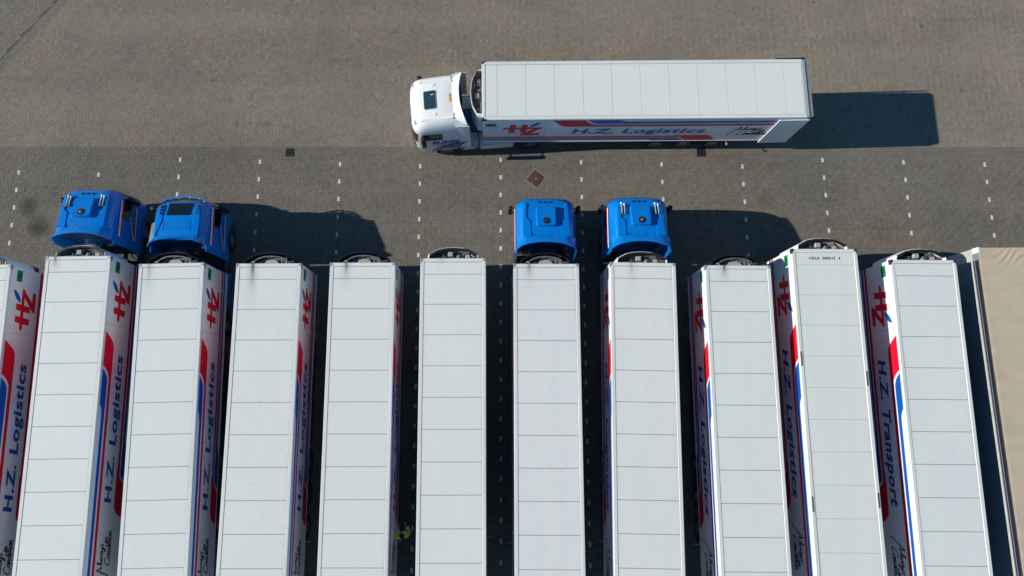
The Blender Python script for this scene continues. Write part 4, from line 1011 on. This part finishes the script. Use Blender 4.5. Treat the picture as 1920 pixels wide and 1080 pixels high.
def person(loc, rz, seated, label):
    t = empty('person', loc, rz); tag(t, label, 'person')
    h = 0.0 if not seated else -.42      # pelvis drop
    pz = .95 + h
    J = {'pelvis': ((0, 0, pz), .14), 'spine': ((0, .01, pz + .22), .13), 'chest': ((0, .02, pz + .40), .15), 'neck': ((0, .03, pz + .56), .06), 'jaw': ((0, .06, pz + .64), .075), 'head': ((0, .05, pz + .74), .095), 'crown': ((0, .03, pz + .81), .07)}
    B = [('pelvis', 'spine'), ('spine', 'chest'), ('chest', 'neck'), ('neck', 'jaw'), ('jaw', 'head'), ('head', 'crown')]
    for s, sg in (('l', -1), ('r', 1)):
        reach = .30 if not seated else .36
        J.update({'sh' + s: ((sg * .19, .01, pz + .48), .075), 'el' + s: ((sg * .25, .10 if not seated else .14, pz + .24), .052), 'wr' + s: ((sg * .16, reach, pz + .22), .034), 'ha' + s: ((sg * .145, reach + .09, pz + .22), .036)})
        B += [('chest', 'sh' + s), ('sh' + s, 'el' + s), ('el' + s, 'wr' + s), ('wr' + s, 'ha' + s)]
        for k in range(4):
            fx = sg * (.115 + .022 * k); a, b2 = 'f%d%s' % (k, s), 'g%d%s' % (k, s); ln = (.035, .042, .04, .03)[k]
            J[a] = ((fx, reach + .13, pz + .215), .0095); J[b2] = ((fx, reach + .13 + ln, pz + .195), .008); B += [('ha' + s, a), (a, b2)]
        J['th' + s] = ((sg * .095, reach + .06, pz + .205), .011); J['ti' + s] = ((sg * .075, reach + .10, pz + .19), .009); B += [('ha' + s, 'th' + s), ('th' + s, 'ti' + s)]
        if seated: K, A_, T_ = (sg * .13, .46, pz + .04), (sg * .13, .52, pz - .38), (sg * .13, .68, pz - .42)
        else: K, A_, T_ = (sg * .11, .06 * sg + .03, .50), (sg * .12, -.05 + .12 * sg, .09), (sg * .13, .12 + .12 * sg, .05)
        J.update({'hi' + s: ((sg * .10, 0, pz - .06), .10), 'kn' + s: (K, .065), 'an' + s: (A_, .045), 'to' + s: (T_, .04)})
        B += [('pelvis', 'hi' + s), ('hi' + s, 'kn' + s), ('kn' + s, 'an' + s), ('an' + s, 'to' + s)]
    body = skin_mesh('body', J, B, M['skin'], t)
    Jp = {k: (v[0], (v[1] + .018)) for k, v in J.items() if k[:2] in ('hi', 'kn', 'an') or k == 'pelvis'}
    Jp['pelvis'] = ((0, 0, pz), .155)
    skin_mesh('trousers', Jp, [b2 for b2 in B if b2[0] in Jp and b2[1] in Jp], M['trouser'], t)
    Jj = {k: (v[0], v[1] + (.045 if k[:2] in ('sh', 'el', 'wr') else .03)) for k, v in J.items() if k in ('pelvis', 'spine', 'chest') or k[:2] in ('sh', 'el', 'wr')}
    skin_mesh('jacket', Jj, [b2 for b2 in B if b2[0] in Jj and b2[1] in Jj], M['hivis'], t)
    rf = MB()
    for s, sg in (('l', -1), ('r', 1)):
        for f_ in (.45, .8):
            a, b2 = Vector(J['sh' + s][0]), Vector(J['el' + s][0]); p = a.lerp(b2, f_); d = (b2 - a).normalized() * .03
            rf.tube([p - d, p + d], .122 - .02 * f_, 12, False)
        a, b2 = Vector(J['el' + s][0]), Vector(J['wr' + s][0]); p = a.lerp(b2, .55); d = (b2 - a).normalized() * .035; rf.tube([p - d, p + d], .092, 12, False)
        rf.tube([(sg * .10, -.14, pz + .30), (sg * .11, -.10, pz + .50), (sg * .11, .03, pz + .575), (sg * .10, .15, pz + .48)], .02, 6, False)
    rf.obj('reflective_tape', M['reflect'], t, smooth=60)
    hd = Vector(J['head'][0])
    n = 14; rows_ = []
    for i in range(9):
        th = math.pi * .62 * i / 8
        rows_.append([(hd.x + .102 * math.sin(th) * math.cos(2 * math.pi * k / n), hd.y - .018 + .118 * math.sin(th) * math.sin(2 * math.pi * k / n), hd.z + .012 + .115 * math.cos(th) + (.045 if math.sin(2 * math.pi * k / n) > .5 and th > 1.2 else 0)) for k in range(n)])
    MB().grid(rows_, closed=True).obj('hair', M['hair'], t, smooth=70)
    MB().prism([(-.014, 0), (.014, 0), (0, .03)], -.02, .02).obj('nose', M['skin'], t, loc=(0, hd.y + .085, hd.z - .03))
    for sg in (-1, 1):
        MB().lathe([(0, .006), (.010, .003), (.012, 0)], axis='Y', n=10).obj('eye', M['black'], t, loc=(sg * .034, hd.y + .086, hd.z + .0))
        MB().box(-.008, .008, -.02, .02, -.03, .03).obj('ear', M['skin'], t, bevel=.006, loc=(sg * .098, hd.y - .01, hd.z - .02))
        if not seated: MB().box(-.05, .05, -.12, .16, 0, .09).obj('boot', M['black'], t, bevel=.03, seg=2, loc=(J['an' + ('l' if sg < 0 else 'r')][0][0], J['an' + ('l' if sg < 0 else 'r')][0][1] + .04, 0))
    MB().box(-.022, .022, -.004, .004, -.004, .004).obj('mouth', M['red_lens'], t, loc=(0, hd.y + .086, hd.z - .065))
    return t
person((-3.98, -6.42, 0), R(12), False, 'person in a yellow high visibility jacket walking between two parked trailers')
dl = wt.matrix_basis @ Vector((-.85, 1.86, 0))
person((dl.x, dl.y, 1.35), yaw, True, 'driver in a yellow high visibility jacket seated in the white lorry cab')

# ------------------------------------------------------------------ the tractors' roofs fall away towards the windscreen
done = set()
def warp(o, drop):
    for c in kids(o):
        warp(c, drop)
        if c.type != 'MESH' or c.data.name in done or c.name.split('.')[0] in ('wheel', 'rim'): continue
        done.add(c.data.name)
        for v in c.data.vertices:
            k = min(max((v.co.z - 2.95) / .65, 0), 1); k = k * k * (3 - 2 * k)
            d = drop * min(max((v.co.y - 1.15) / 1.6, 0), 1.15) ** 1.5 * k
            v.co.z -= d; v.co.y += .20 * d
        c.data.update()
for tr, dp in ((blue, .46), (blue7, .46), (blue8, .46), (vol, .40), (wt, .28)): warp(tr, dp)
